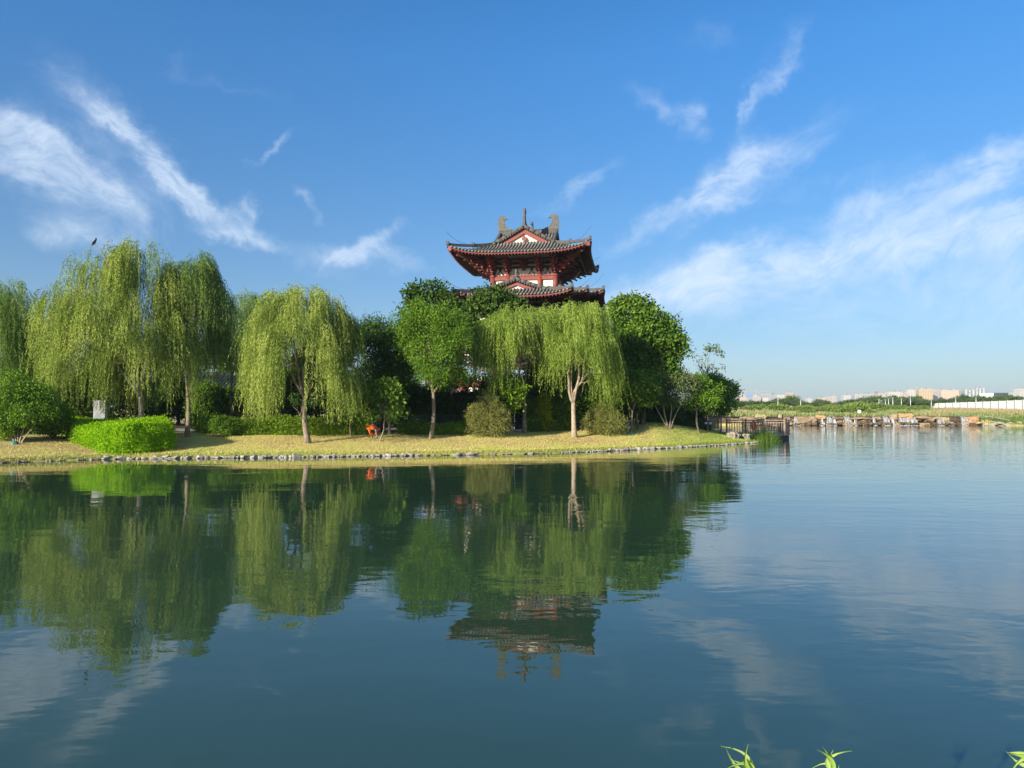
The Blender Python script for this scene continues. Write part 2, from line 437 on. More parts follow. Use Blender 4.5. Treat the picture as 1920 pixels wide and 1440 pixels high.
xs = np.concatenate([-np.geomspace(9000, 64, 26), np.arange(-60, 24, .42), np.arange(24, 125, 1.3), np.geomspace(128, 9000, 26)])
ys = np.concatenate([-np.geomspace(3000, 6, 12), np.arange(-4, 6, .5), np.arange(6, 30, 3.0), np.arange(30, 62, .30), np.arange(62, 130, 1.6), np.arange(130, 142, .4), np.arange(142, 260, 4), np.geomspace(265, 9000, 24)])
X, Y_ = np.meshgrid(xs, ys)
Z = gz(X, Y_)
me = bpy.data.meshes.new('ground')
nx, ny = len(xs), len(ys)
co = np.stack([X, Y_, Z], -1).reshape(-1, 3)
ii = (np.arange(ny - 1)[:, None] * nx + np.arange(nx - 1)[None, :]).ravel()
quads = np.stack([ii, ii + 1, ii + nx + 1, ii + nx], 1)
me.vertices.add(len(co)); me.vertices.foreach_set('co', co.astype(np.float32).ravel())
me.loops.add(quads.size); me.loops.foreach_set('vertex_index', quads.astype(np.int32).ravel())
me.polygons.add(len(quads)); me.polygons.foreach_set('loop_start', np.arange(0, quads.size, 4, dtype=np.int32))
me.update(calc_edges=True)
me.polygons.foreach_set('use_smooth', [True] * len(me.polygons))
D = seg_dist(X, Y_, LAKE)
green = .30 + .55 * sstep(5, 15, X) * (Y_ < 100) + .35 * sstep(1.3, .2, D) - .1 * sstep(-14, -26, X) + .15 * sstep(2.2, .9, D)
green = np.where(Y_ > 100, .45 - .25 * sstep(75, 90, X), green)
soil = np.clip(sstep(.9, .1, D) * .0 + (D > 0) * sstep(.55, .2, D) * (.45 + .5 * sstep(-20, -26, X)) + sstep(7.5, 10, D) * (Y_ < 70) * .75, 0, 1)
for nm, arr in (('green', green), ('soil', soil)):
    a = me.attributes.new(nm, 'FLOAT', 'POINT'); a.data.foreach_set('value', arr.astype(np.float32).ravel())
gm, n, b = new_mat('lawn')
t = n.node('ShaderNodeTexCoord')
ag = n.node('ShaderNodeAttribute', attribute_name='green'); asl = n.node('ShaderNodeAttribute', attribute_name='soil')
n1 = n.noise(t.outputs['Object'], .55, 5, .65); n2 = n.noise(t.outputs['Object'], 4.5, 6, .75); n3 = n.noise(t.outputs['Object'], 22, 3, .7)
fac = n.m('ADD', ag.outputs['Fac'], n.m('MULTIPLY_ADD', n1.outputs[0], 2.2, -1.1))
fac = n.m('ADD', fac, n.m('MULTIPLY_ADD', n2.outputs[0], 2.0, -1.0), clamp=True)
gc = n.ramp(fac, [(.05, (.37, .26, .110)), (.30, (.50, .40, .135)), (.50, (.50, .45, .120)), (.68, (.36, .40, .070)), (.95, (.22, .29, .042))])
gc = n.mix(n.m('MULTIPLY', n3.outputs[0], .35), gc, (.64, .54, .22))
sc = n.ramp(n2.outputs[0], [(.3, (.11, .075, .045)), (.7, (.24, .165, .095))])
gc = n.mix(asl.outputs['Fac'], gc, sc)
n.l.new(gc, b.inputs['Base Color']); b.inputs['Roughness'].default_value = .95; b.inputs['Specular IOR Level'].default_value = .1
bp = n.node('ShaderNodeBump'); bp.inputs['Distance'].default_value = .03; bp.inputs['Strength'].default_value = .8
n.l.new(n.m('ADD', n3.outputs[0], n2.outputs[0]), bp.inputs['Height']); n.l.new(bp.outputs[0], b.inputs['Normal'])
tag(link('ground', me, gm), kind='structure')

# ------------------------------------------------------------------ lake
wm, n, b = new_mat('lake_water')
t = n.node('ShaderNodeTexCoord')
b.inputs['Base Color'].default_value = (.025, .055, .029, 1)
b.inputs['IOR'].default_value = 1.52
b.inputs['Specular IOR Level'].default_value = .5
b.inputs['Roughness'].default_value = 0.004
def mapped(sx, sy, rz=0):
    mp = n.node('ShaderNodeMapping'); n.l.new(t.outputs['Object'], mp.inputs[0])
    mp.inputs['Scale'].default_value = (sx, sy, 1); mp.inputs['Rotation'].default_value = (0, 0, rz); return mp.outputs[0]
wA = n.noise(mapped(1.0, 1.5, .2), 1.5, 2, .45, .3)
wB = n.noise(mapped(.55, 1.6, -.25), 4.2, 2, .5, .5)
wC = n.noise(mapped(.35, 1.0, .1), .33, 2, .5)
big = n.noise(mapped(.7, 1.0, .5), .10, 3, .5)
s2 = n.node('ShaderNodeSeparateXYZ'); n.l.new(t.outputs['Object'], s2.inputs[0])
right = n.node('ShaderNodeMapRange', interpolation_type='SMOOTHSTEP'); n.l.new(s2.outputs[0], right.inputs[0])
right.inputs[1].default_value = -2; right.inputs[2].default_value = 22; right.inputs[3].default_value = .38; right.inputs[4].default_value = 1.5
pat = n.m('MULTIPLY', right.outputs[0], n.m('MULTIPLY_ADD', big.outputs[0], 1.6, .15))
hgt = n.m('ADD', n.m('MULTIPLY', wA.outputs[0], .0098), n.m('MULTIPLY', wB.outputs[0], .0016))
hgt = n.m('ADD', n.m('MULTIPLY', hgt, pat), n.m('MULTIPLY', n.m('MULTIPLY', wC.outputs[0], .034), n.m('POWER', right.outputs[0], .5)))
bp = n.node('ShaderNodeBump'); bp.inputs['Distance'].default_value = 1.0; bp.inputs['Strength'].default_value = 1.0
n.l.new(hgt, bp.inputs['Height']); n.l.new(bp.outputs[0], b.inputs['Normal'])
g = Geo(); g.add([(-420, -30, 0), (440, -30, 0), (440, 137.2, 0), (-420, 137.2, 0)], [(0, 1, 2, 3)])
tag(g.build('lake_water', wm), kind='structure')
# raised stream pool above the waterfall
# ------------------------------------------------------------------ paved path behind the lawn
def offset_pts(u0, u1, off, step=25):
    pts = []
    u = u0
    while u <= u1:
        i = max(j for j in range(len(SHORE_PX)) if SHORE_PX[j][0] <= u)
        i = min(i, len(SHORE_PX) - 2)
        (ua, va), (ub, vb) = SHORE_PX[i], SHORE_PX[i + 1]
        x, y = shore_xy(u, va + (vb - va) * (u - ua) / (ub - ua))
        k = (y + off) / y
        pts.append((x * k, y + off)); u += step
    return pts
A, B = offset_pts(-150, 1180, 8.6), offset_pts(-150, 1180, 10.0)
g = Geo(); vs = []
for a_, b_ in zip(A, B):
    for p in (a_, b_): vs.append((p[0], p[1], gz1(*p) + .05))
g.add(vs, [(2 * i, 2 * i + 2, 2 * i + 3, 2 * i + 1) for i in range(len(A) - 1)])
tag(g.build('path', M['paving']), kind='structure')

# ------------------------------------------------------------------ willows
def limb_path(a, b, bow, k=7, wob=.06):
    a, b = np.array(a), np.array(b); L = np.linalg.norm(b - a); pts = []
    w = rng.normal(size=(2, 3)) * wob * L
    for i in range(k):
        t = i / (k - 1)
        p = a + (b - a) * t; p[2] += bow * L * math.sin(math.pi * t)
        p = p + w[0] * math.sin(math.pi * t) + w[1] * .5 * math.sin(2 * math.pi * t)
        pts.append(p)
    return pts
def trunk_geo(base, fork, r, ends, bow=.12, lr=.55, root=(0, 0, 0), twigs=None, lean=.03):
    g = Geo((-root[0], -root[1], -root[2]))
    base = np.array(base); fork = np.array(fork); H = fork[2] - base[2]
    pts, rad = [], []
    w = rng.normal(size=2) * lean * H
    for i in range(9):
        t = i / 8; p = base + (fork - base) * t
        p[:2] += w * math.sin(math.pi * t); p[2] -= .12 * (i == 0)
        pts.append(p); rad.append(r * (1.0 + .45 * math.exp(-t * 9) - .22 * t))
    g.tube(pts, rad, 10)
    E = sorted([np.array(e, float) for e in ends], key=lambda e: e[0] + .3 * e[1])
    nm = max(1, min(4, (len(E) + 1) // 2)); groups = [E[i * len(E) // nm:(i + 1) * len(E) // nm] for i in range(nm)]
    for gr in groups:
        if not gr: continue
        top = np.mean(gr, axis=0); hub = fork + (top - fork) * .5; hub[:2] = fork[:2] + (hub[:2] - fork[:2]) * .72
        q = limb_path(fork - np.array((0, 0, .1)), hub, .04, 7, .05)
        g.tube(q, [r * lr * (1.15 - .45 * i / 6) for i in range(7)], 7)
        for e in gr:
            q2 = limb_path(hub, e, bow * .5, 6, .07); g.tube(q2, [r * lr * (.62 - .52 * i / 5) + .006 for i in range(6)], 6)
            for _ in range(twigs or 0):
                i = random.randint(1, 4); s_ = np.array(q2[i]); e2 = s_ + (e - hub) * random.uniform(.15, .35) + rng.normal(size=3) * .35; e2[2] = min(e2[2], e[2] + .2)
                g.tube(limb_path(s_, e2, .05, 4), [r * lr * .22 * (1 - .8 * k / 3) + .005 for k in range(4)], 5)
    return g
def lobes_world(lobes, Y):
    out = []
    for l in lobes:
        u, v, ru, rv = l[:4]; dy = l[4] if len(l) > 4 else 0
        c = at(u, v, Y + dy); out.append((np.array(c), ru * Y / F, rv * Y / F, (l[5] if len(l) > 5 else .85 * ru * Y / F)))
    return out
def willow(label, base, forkpx, Y, lobes, nb, mat, r=.16, bottom=None, bark='bark', strands=9, Lr=(1.1, 3.4), group='weeping willows on the far bank', cat='willow tree', leaf=(.12, .030), open_h=2.7):
    base = Vector(base); fork = at(forkpx[0], forkpx[1], base.y)
    root = empty('willow_tree', base, label, cat, group)
    LW = lobes_world(lobes, Y)
    ends = []
    for c, rx, rz, ry in LW:
        ends.append(c + np.array((0, 0, rz * .1)))
        if rx > 2.1:
            for s in (-1, 1): ends.append(c + np.array((s * rx * .45, rng.uniform(-.4, .4) * ry, rz * .1)))
    trunk_geo(base, fork, r, ends, root=base, twigs=2).build('trunk', M[bark], root, True)
    vol = np.array([rx * rz for _, rx, rz, _ in LW]); cnt = np.maximum(4, (nb * vol / vol.sum()).astype(int))
    A = []
    for (c, rx, rz, ry), k in zip(LW, cnt):
        d = rdir(k); d[:, 2] = np.abs(d[:, 2]) * 1.3 - .55 * rng.random(k); d = unit(d)
        rr = (.35 + .65 * rng.random(k) ** .45)[:, None]
        A.append(c + d * rr * np.array((rx, ry, rz)))
    for c, rx, rz, ry in LW:
        for _ in range(5):
            d = rdir(1)[0]; d[2] = abs(d[2]) + .1; d /= np.linalg.norm(d); cc = c + d * np.array((rx, ry, rz)) * rng.uniform(.9, 1.12); q = rng.uniform(.14, .26); k = max(3, int(nb * rx * rz / vol.sum() * .07))
            A.append(cc + rdir(k) * np.array((rx, ry, rz)) * q * rng.random((k, 1)))
    A = np.concatenate(A)
    gap = vnoise(A[:, 0] * 1.0 + A[:, 1] * .6, A[:, 2] * .8 + A[:, 1] * .3, .85, int(abs(base.x)) + 3)
    A = A[rng.random(len(A)) < .20 + 1.0 * sstep(.34, .64, gap)]; NB = len(A)
    cen = np.array((fork.x, fork.y))
    S = NB * strands
    Ai = np.repeat(np.arange(NB), strands)
    st = A[Ai] + rng.normal(size=(S, 3)) * np.array((.12, .12, .16))
    o = A[:, :2] - cen; oa = np.arctan2(o[:, 1], o[:, 0]) + rng.normal(size=NB) * .6
    ang = oa[Ai] + rng.normal(size=S) * .45
    L = rng.uniform(*Lr, size=NB)[Ai] * rng.uniform(.6, 1.1, size=S)
    low = rng.random(NB)[Ai] < .35; L = np.where(low, L * 1.5, L)
    zb = base.z + .9 if bottom is None else at(960, bottom, Y).z
    zl = zb + rng.gamma(1.5, .40, size=NB)[Ai]
    nearf = (np.abs(st[:, 0] - fork.x) < .62) & (st[:, 1] < fork.y + .5)      # strands part in front of the forked trunk
    zl = np.where(nearf, np.maximum(zl, fork.z + open_h * rng.uniform(.7, 1.25, S)), zl)
    L = np.minimum(L, np.maximum(st[:, 2] - zl + .25, .12))
    ds = .052; K = int(Lr[1] * 1.65 / ds)
    s = np.arange(K) * ds
    a0 = rng.uniform(.1, .9, size=S)
    bend = rng.uniform(.16, .40, size=S)
    ph = (-1.5 - a0)[:, None] * (1 - np.exp(-s[None, :] / bend[:, None])) + a0[:, None]
    sway = rng.normal(size=(S, 1)) * .07
    hx = np.cos(ph) + sway + .05 * np.sin(s[None, :] * 3 + rng.uniform(0, 6, size=(S, 1)))
    dx = hx * np.cos(ang)[:, None] * ds; dy = hx * np.sin(ang)[:, None] * ds; dz = np.sin(ph) * ds
    P = np.stack([st[:, 0:1] + np.cumsum(dx, 1), st[:, 1:2] + np.cumsum(dy, 1), st[:, 2:3] + np.cumsum(dz, 1)], -1)
    T = np.stack([dx, dy, dz], -1) / ds
    ok = s[None, :] < L[:, None]
    ok &= rng.random(ok.shape) < .9
    P, T = P[ok], unit(T[ok]); N = len(P)
    bi = np.broadcast_to(Ai[:, None], ok.shape)[ok]
    Dv = unit(T + rdir(N) * .75 + np.array((0, 0, -.25)))
    V = leaf_quads(P + rdir(N) * .015, Dv, rdir(N), leaf[0] * rng.uniform(.7, 1.3, N), leaf[1] * rng.uniform(.8, 1.3, N))
    V -= np.array(base)
    att = np.clip(rng.random(N) * .45 + rng.random(NB)[bi] * .6, 0, 1)
    me = quads_mesh('crown', V, att)
    link('crown', me, M[mat], root)
    return root

Wb = gp(262, 822); willow('largest weeping willow, rising behind the lime green hedge, forked trunk', Wb, (264, 742), Wb.y,
    [(255, 520, 78, 56), (195, 500, 48, 40, -.5), (145, 590, 72, 60, -.5), (290, 560, 72, 70, .6), (205, 630, 85, 70, -1.5), (115, 650, 42, 55, -.3), (170, 690, 75, 40, -1.2), (300, 640, 55, 60, -.4), (235, 680, 45, 40, 1.2), (250, 470, 30, 22, 0)], 620, 'willow', .16, 790, 'barkl', Lr=(1.1, 3.0))
Wb = gp(350, 819); willow('weeping willow with grey trunk just right of the lime green hedge', Wb, (353, 745), Wb.y + .6,
    [(370, 550, 50, 56), (340, 530, 40, 42, -.3), (400, 580, 40, 50, .8), (325, 630, 32, 62, .2), (405, 640, 32, 50, 1.0), (335, 700, 25, 35, -.6), (372, 500, 20, 20)], 270, 'willow2', .13, 775, 'bark', Lr=(1.1, 3.0))
Wb = on_ground(430, 49); willow('dark weeping willow standing behind two larger willows, arching tip against the sky', Wb, (433, 740), 49.5,
    [(440, 600, 34, 42), (462, 572, 18, 26), (425, 650, 38, 45), (445, 680, 30, 40)], 130, 'willow2', .11, 760, 'barkd')
Wb = on_ground(-25, 43); willow('weeping willow cut by the left edge of the photo', Wb, (-22, 760), 43,
    [(0, 585, 58, 62), (-50, 600, 60, 70), (35, 570, 26, 38), (20, 650, 42, 55), (-90, 640, 60, 70), (45, 640, 25, 45), (0, 690, 50, 35)], 330, 'willow2', .15, 760, 'bark')
Wb = gp(578, 831); willow('bright weeping willow with straight pale trunk alone on the dry lawn', Wb, (572, 745), Wb.y,
    [(552, 595, 54, 48), (503, 618, 36, 44), (602, 598, 44, 42, .3), (632, 645, 34, 42, .4), (560, 645, 62, 50, -1.1), (497, 690, 28, 50, -.3), (650, 612, 16, 20, 1), (525, 700, 34, 40, -1), (628, 700, 30, 40, -.3), (585, 560, 32, 18), (515, 560, 16, 14)], 450, 'willow', .155, 800, 'bark', Lr=(1.0, 3.0))
Wb = gp(983, 812); willow('weeping willow with mottled trunk left of the forked one, beneath the pagoda', Wb, (982, 730), Wb.y,
    [(960, 620, 52, 38, -1.5), (1000, 612, 42, 34, -.8), (922, 650, 28, 42, -1.8), (1012, 640, 36, 40, -.6), (975, 660, 40, 35, -1.6)], 230, 'willow3', .125, 745, 'bark', Lr=(1.0, 2.6))
Wb = gp(1077, 820); willow('weeping willow with clean forked trunk in front of the pagoda', Wb, (1075, 755), Wb.y,
    [(1078, 612, 52, 40), (1040, 625, 38, 40), (1115, 635, 42, 42, .3), (1080, 655, 62, 42, -.9), (1130, 690, 28, 50), (1100, 592, 34, 22), (1050, 590, 28, 18), (1110, 720, 25, 40, -.3)], 350, 'willow3', .165, 800, 'barkl', Lr=(1.0, 2.8))
# ------------------------------------------------------------------ broad-leaved trees
def sublobes(LW):
    out = []
    for c, rx, rz, ry in LW:
        out.append((c, rx * .80, rz * .80, ry * .80))
        if rx > .75:
            for _ in range(5):
                d = rdir(1)[0]; d[2] = abs(d[2]) * 1.1 - .35; d /= np.linalg.norm(d); q = rng.uniform(.28, .48)
                out.append((c + d * np.array((rx, ry, rz)) * rng.uniform(.60, .84), rx * q, rz * q, ry * q))
    return out
def crown_pts(LW, n, csz, per, shell=.6):
    vol = np.array([rx * rz * ry for _, rx, rz, ry in LW]) ** .75; cnt = (n * vol / vol.sum()).astype(int) + 1
    C, Dn, I = [], [], []
    for (c, rx, rz, ry), k in zip(LW, cnt):
        d = rdir(k); rr = (shell + (1 - shell) * rng.random(k) ** .6)[:, None]
        lump = 1 + .16 * np.sin(d[:, 0:1] * 7 + c[0]) * np.sin(d[:, 2:3] * 8 + c[2]) + .08 * rng.normal(size=(k, 1))
        C.append(c + d * rr * lump * np.array((rx, ry, rz))); Dn.append(d)
    C, Dn = np.concatenate(C), np.concatenate(Dn); K = len(C)
    idx = np.repeat(np.arange(K), per)
    off = rng.normal(size=(len(idx), 3)) * csz
    return C[idx] + off, unit(Dn[idx] + off / csz * .35), idx, K
def leafy(name, LW, mat, n, csz, per, leaf, droop=.25, root=(0, 0, 0), parent=None, shell=.6, up=.3, core=None):
    if name == 'crown': LW = sublobes(LW)
    P, Dn, idx, K = crown_pts(LW, n, csz, per, shell); N = len(P)
    D = unit(Dn * .7 + rdir(N) * .8 + np.array((0, 0, -droop)))
    Nr = unit(Dn * .8 + rdir(N) * .9 + np.array((0, 0, up)))
    V = leaf_quads(P, D, Nr, leaf[0] * rng.uniform(.65, 1.35, N), leaf[1] * rng.uniform(.7, 1.3, N)) - np.array(root)
    att = np.clip(rng.random(N) * .5 + rng.random(K)[idx] * .5, 0, 1)
    return link(name, quads_mesh(name, V, att, core), M[mat], parent)
def tree(name, label, cat, base, forkpx, Y, lobes, mat, n, csz=.16, per=10, leaf=(.15, .09), r=.13, bark='bark', group=None, multi=1, shell=.55, droop=.25, twigs=1):
    base = Vector(base); root = empty(name, base, label, cat, group)
    LW = lobes_world(lobes, Y); g = None
    for m in range(multi):
        fk = at(forkpx[0] + (m - (multi - 1) / 2) * 16 * (multi > 1), forkpx[1], base.y + (random.uniform(-.3, .3) if multi > 1 else 0))
        ends = [c for c, *_ in LW] if multi == 1 else [LW[i % len(LW)][0] for i in range(m, m + 2)]
        b0 = base + Vector(((m - (multi - 1) / 2) * .07, 0, 0))
        g2 = trunk_geo(b0, fk, r, ends, root=base, twigs=twigs)
        if g is None: g = g2
        else:
            k = len(g.v); g.v += g2.v; g.f += [tuple(i + k for i in f) for f in g2.f]
    g.build('trunk', M[bark], root, True)
    leafy('crown', LW, mat, n, csz, per, leaf, droop, base, root, shell)
    return root
tree('broadleaf_tree', 'fresh green feathery tree with slim straight trunk in the middle of the lawn', 'tree', gp(808, 822), (812, 735), gp(808, 822).y,
     [(790, 610, 55, 38), (845, 610, 40, 38), (810, 655, 70, 40, -.5), (770, 640, 38, 35), (850, 660, 38, 40), (815, 700, 45, 28, -.3), (860, 700, 25, 22, .3), (800, 585, 40, 25)], 'sophora', 2600, .17, 12, (.15, .05), .12)
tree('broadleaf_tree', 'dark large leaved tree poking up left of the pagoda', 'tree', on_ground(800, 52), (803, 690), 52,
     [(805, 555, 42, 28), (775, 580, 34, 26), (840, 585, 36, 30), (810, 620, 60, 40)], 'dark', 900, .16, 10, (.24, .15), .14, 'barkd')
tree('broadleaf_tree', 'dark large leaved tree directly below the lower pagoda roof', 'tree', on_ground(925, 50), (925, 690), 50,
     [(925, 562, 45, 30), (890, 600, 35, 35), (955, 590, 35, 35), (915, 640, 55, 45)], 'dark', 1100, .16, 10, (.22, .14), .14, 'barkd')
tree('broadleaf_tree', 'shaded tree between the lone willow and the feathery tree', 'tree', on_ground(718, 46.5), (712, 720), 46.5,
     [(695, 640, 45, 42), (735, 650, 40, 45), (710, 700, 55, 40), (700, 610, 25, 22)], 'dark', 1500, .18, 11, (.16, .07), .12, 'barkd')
tree('plane_tree', 'tallest broadleaf tree right of the pagoda with several rounded tops', 'tree', on_ground(1205, 53), (1205, 740), 53,
     [(1175, 585, 32, 35), (1215, 610, 35, 45), (1250, 640, 34, 48), (1195, 660, 55, 55), (1235, 700, 42, 50), (1165, 640, 35, 50), (1255, 600, 14, 18), (1213, 570, 16, 18)], 'plane', 2900, .17, 11, (.22, .17), .18, 'barkd', shell=.7)
tree('plane_tree', 'low yellowish broadleaf tree on thin trunk under the tall trees at the right', 'tree', gp(1184, 812), (1186, 770), gp(1184, 812).y,
     [(1185, 725, 45, 32), (1215, 740, 26, 22), (1155, 735, 25, 25)], 'mid', 800, .16, 10, (.18, .13), .06, 'bark')
tree('sapling', 'thin dark trunked sapling beside the yellowish one', 'tree', gp(1196, 805), (1198, 765), gp(1196, 805).y,
     [(1215, 715, 30, 28), (1195, 740, 30, 20)], 'plane', 420, .16, 10, (.17, .12), .05, 'barkd')
tree('multi_stem_tree', 'grey green tree with several pale stems spreading from one base', 'tree', gp(1255, 803), (1252, 760), gp(1255, 803).y,
     [(1250, 715, 38, 30), (1285, 720, 28, 28), (1228, 735, 25, 25), (1262, 750, 28, 14)], 'grey', 900, .15, 11, (.13, .08), .045, 'barkl', multi=4)
tree('broadleaf_tree', 'light green rounded tree with leaning trunk near the timber deck', 'tree', gp(1310, 811), (1306, 770), gp(1310, 811).y,
     [(1310, 725, 28, 24), (1330, 745, 30, 25), (1300, 755, 22, 14)], 'mid', 620, .15, 11, (.14, .10), .075, 'bark')
tree('broadleaf_tree', 'dense green tree with pale trunk nearest the timber deck', 'tree', gp(1352, 812), (1352, 780), gp(1352, 812).y,
     [(1345, 735, 38, 34), (1365, 755, 24, 28), (1330, 720, 30, 22), (1340, 765, 35, 18)], 'mid', 1150, .15, 11, (.14, .10), .08, 'barkl')
tree('sparse_tree', 'sparse tree of bare upright twigs with flat tufts, behind the deck trees', 'tree', on_ground(1325, 66), (1325, 735), 66,
     [(1300, 665, 12, 6), (1318, 672, 10, 6), (1335, 655, 16, 7), (1350, 663, 10, 6), (1328, 690, 14, 8), (1312, 685, 8, 5), (1357, 690, 4, 14)], 'grey', 34, .14, 8, (.24, .14), .09, 'barkl', shell=.2, twigs=4)
tree('young_tree', 'small spreading tree with large sunlit leaves and forked trunk beside the orange ring', 'tree', gp(711, 828), (712, 805), gp(711, 828).y,
     [(675, 765, 24, 12), (700, 745, 24, 20), (735, 735, 26, 22), (742, 770, 15, 12), (700, 775, 16, 12), (660, 745, 14, 10)], 'plane', 240, .17, 9, (.22, .15), .045, 'bark', multi=2, shell=.3, twigs=2)
tree('young_tree', 'young tree with big yellow green leaves left of the mottled willow trunk', 'tree', on_ground(950, 46.5), (952, 770), 46.5,
     [(948, 735, 24, 18), (972, 732, 16, 16), (960, 758, 18, 12)], 'hedge', 210, .16, 9, (.20, .14), .04, 'bark', shell=.3)
tree('young_tree', 'sparse small tree before the cream tower wall, right of the feathery tree', 'tree', on_ground(848, 50.8), (846, 745), 50.8,
     [(832, 722, 20, 14), (862, 716, 20, 14), (845, 703, 26, 12), (885, 712, 16, 14)], 'mid', 230, .15, 9, (.16, .09), .045, 'barkd', shell=.3)
for u_, Y_b, mt_, lb_ in ((205, 53.5, 'mid', 'shaded round tree standing behind the largest willow'), (335, 55, 'dark', 'dark round tree behind the grey trunk willow'), (462, 55.5, 'mid', 'round tree in the gap between the left willows and the lone willow'), (600, 53.5, 'dark', 'dark round tree behind the lone willow'), (752, 53.5, 'dark', 'dark round tree behind and left of the feathery tree'), (1045, 53.8, 'dark', 'dark round tree behind the forked willow')):
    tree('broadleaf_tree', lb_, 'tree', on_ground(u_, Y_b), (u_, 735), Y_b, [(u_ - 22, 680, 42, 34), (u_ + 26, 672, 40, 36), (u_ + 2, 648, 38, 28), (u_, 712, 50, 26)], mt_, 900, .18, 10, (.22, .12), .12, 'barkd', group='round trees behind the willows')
tree('small_tree', 'bushy small tree with many pale stems at the left edge of the lawn', 'tree', gp(34, 830), (36, 790), gp(34, 830).y,
     [(30, 735, 42, 32), (60, 770, 40, 30), (10, 780, 40, 30), (75, 740, 26, 22), (25, 710, 24, 14)], 'mid', 1300, .14, 11, (.12, .07), .035, 'barkl', multi=5)
for u, v, lab in ((562, 806, 'bare forked sapling behind the low hedge left of the lone willow'), (658, 818, 'thin straight sapling trunk in front of the low hedge'), (730, 815, 'short stout trunk behind the small spreading tree')):
    b_ = gp(u, v) if u != 562 else on_ground(u, 44.0)
    root = empty('sapling', b_, lab, 'tree')
    Yb = b_.y; g = trunk_geo(b_, at(u + (1 if u != 730 else -3), 778 if u != 730 else 760, Yb), .035 if u != 730 else .08, [at(u - 12, 763, Yb), at(u + 14, 762, Yb), at(u + 4, 752, Yb + .3)], root=b_)
    g.build('trunk', M['bark'], root, True)
    leafy('crown', lobes_world([(u - 4, 750, 16, 10), (u + 16, 755, 12, 8)], Yb), 'mid' if u != 562 else 'dark', 60, .12, 8, (.11, .06), .2, b_, root, .3)

# ------------------------------------------------------------------ shrubs
def shrub(name, label, cat, base, w, h, mat, n, leaf=(.10, .05), csz=.09, per=10, shape='round', group=None, d=None, up=.3, stems=5):
    base = Vector(base); root = empty(name, base, label, cat, group); d = d or w * .9
    if shape == 'cone':
        LW = [(np.array(base) + np.array((0, 0, h * .30)), w * .50, h * .34, d * .5), (np.array(base) + np.array((0, 0, h * .55)), w * .36, h * .34, d * .36), (np.array(base) + np.array((.04, 0, h * .76)), w * .20, h * .26, d * .2),
              (np.array(base) + np.array((-w * .24, 0, h * .42)), w * .22, h * .30, d * .2), (np.array(base) + np.array((w * .24, 0, h * .40)), w * .22, h * .30, d * .2)]
    else:
        LW = [(np.array(base) + np.array((0, 0, h * .50)), w * .46, h * .46, d * .46)]
        for k in range(4):
            a = rng.uniform(0, 6.28); LW.append((np.array(base) + np.array((math.cos(a) * w * .24, math.sin(a) * d * .2, h * rng.uniform(.45, .72))), w * .26, h * .28, d * .26))
    g = Geo((-base.x, -base.y, -base.z))
    for k in range(stems):
        a = k * 6.283 / stems; g.tube([(base.x, base.y, base.z - .05), (base.x + math.cos(a) * w * .15, base.y + math.sin(a) * d * .15, base.z + h * .35), (base.x + math.cos(a) * w * .28, base.y + math.sin(a) * d * .28, base.z + h * .7)], [.03, .02, .008], 5)
    g.build('stems', M['barkd'], root)
    leafy('foliage', LW, mat, n, csz, per, leaf, -.1, base, root, .55, up)
    return root
def px_shrub(name, label, cat, u, vb, w_px, vt, mat, n, Y=None, **kw):
    b_ = gp(u, vb) if Y is None else on_ground(u, Y)
    h = at(u, vt, b_.y).z - b_.z
    return shrub(name, label, cat, b_, w_px * b_.y / F, h, mat, n, **kw)
px_shrub('juniper', 'larger olive brown conical juniper left of the mottled willow trunk', 'juniper bush', 915, 818, 88, 735, 'juniper', 2300, shape='cone', leaf=(.11, .03), csz=.07, up=.1)
px_shrub('juniper', 'olive green rounded juniper right of the forked willow trunk', 'juniper bush', 1134, 815, 80, 752, 'juniper', 2000, shape='cone', leaf=(.11, .03), csz=.07, up=.1)
px_shrub('golden_shrub', 'upright golden yellow shrub between the two central willow trunks', 'shrub', 1018, 0, 34, 732, 'yellow', 420, Y=49.8, shape='cone', leaf=(.13, .06), csz=.07)
px_shrub('green_shrub', 'bright leafy shrub right of the golden one', 'shrub', 1048, 0, 46, 722, 'mid', 520, Y=50.3, leaf=(.14, .09), csz=.1)
px_shrub('green_shrub', 'leafy shrub left of the golden one', 'shrub', 1002, 0, 40, 745, 'mid', 360, Y=49.8, leaf=(.12, .07), csz=.1)
px_shrub('green_shrub', 'sunlit round shrub at the near left end of the low hedge', 'shrub', 424, 817, 52, 782, 'mid', 620, leaf=(.12, .05), csz=.08)
px_shrub('green_shrub', 'tall sunlit shrub under the big willow left of the grey trunk willow', 'shrub', 372, 0, 30, 776, 'mid', 220, Y=45, leaf=(.11, .05), csz=.08)
px_shrub('green_shrub', 'low shrub at the foot of the left edge tree', 'shrub', 12, 826, 70, 775, 'mid', 700, leaf=(.11, .06), csz=.09)
px_shrub('green_shrub', 'rounded shrub behind the left part of the lawn', 'shrub', 100, 823, 80, 752, 'mid', 900, leaf=(.11, .06), csz=.09)
k = 0
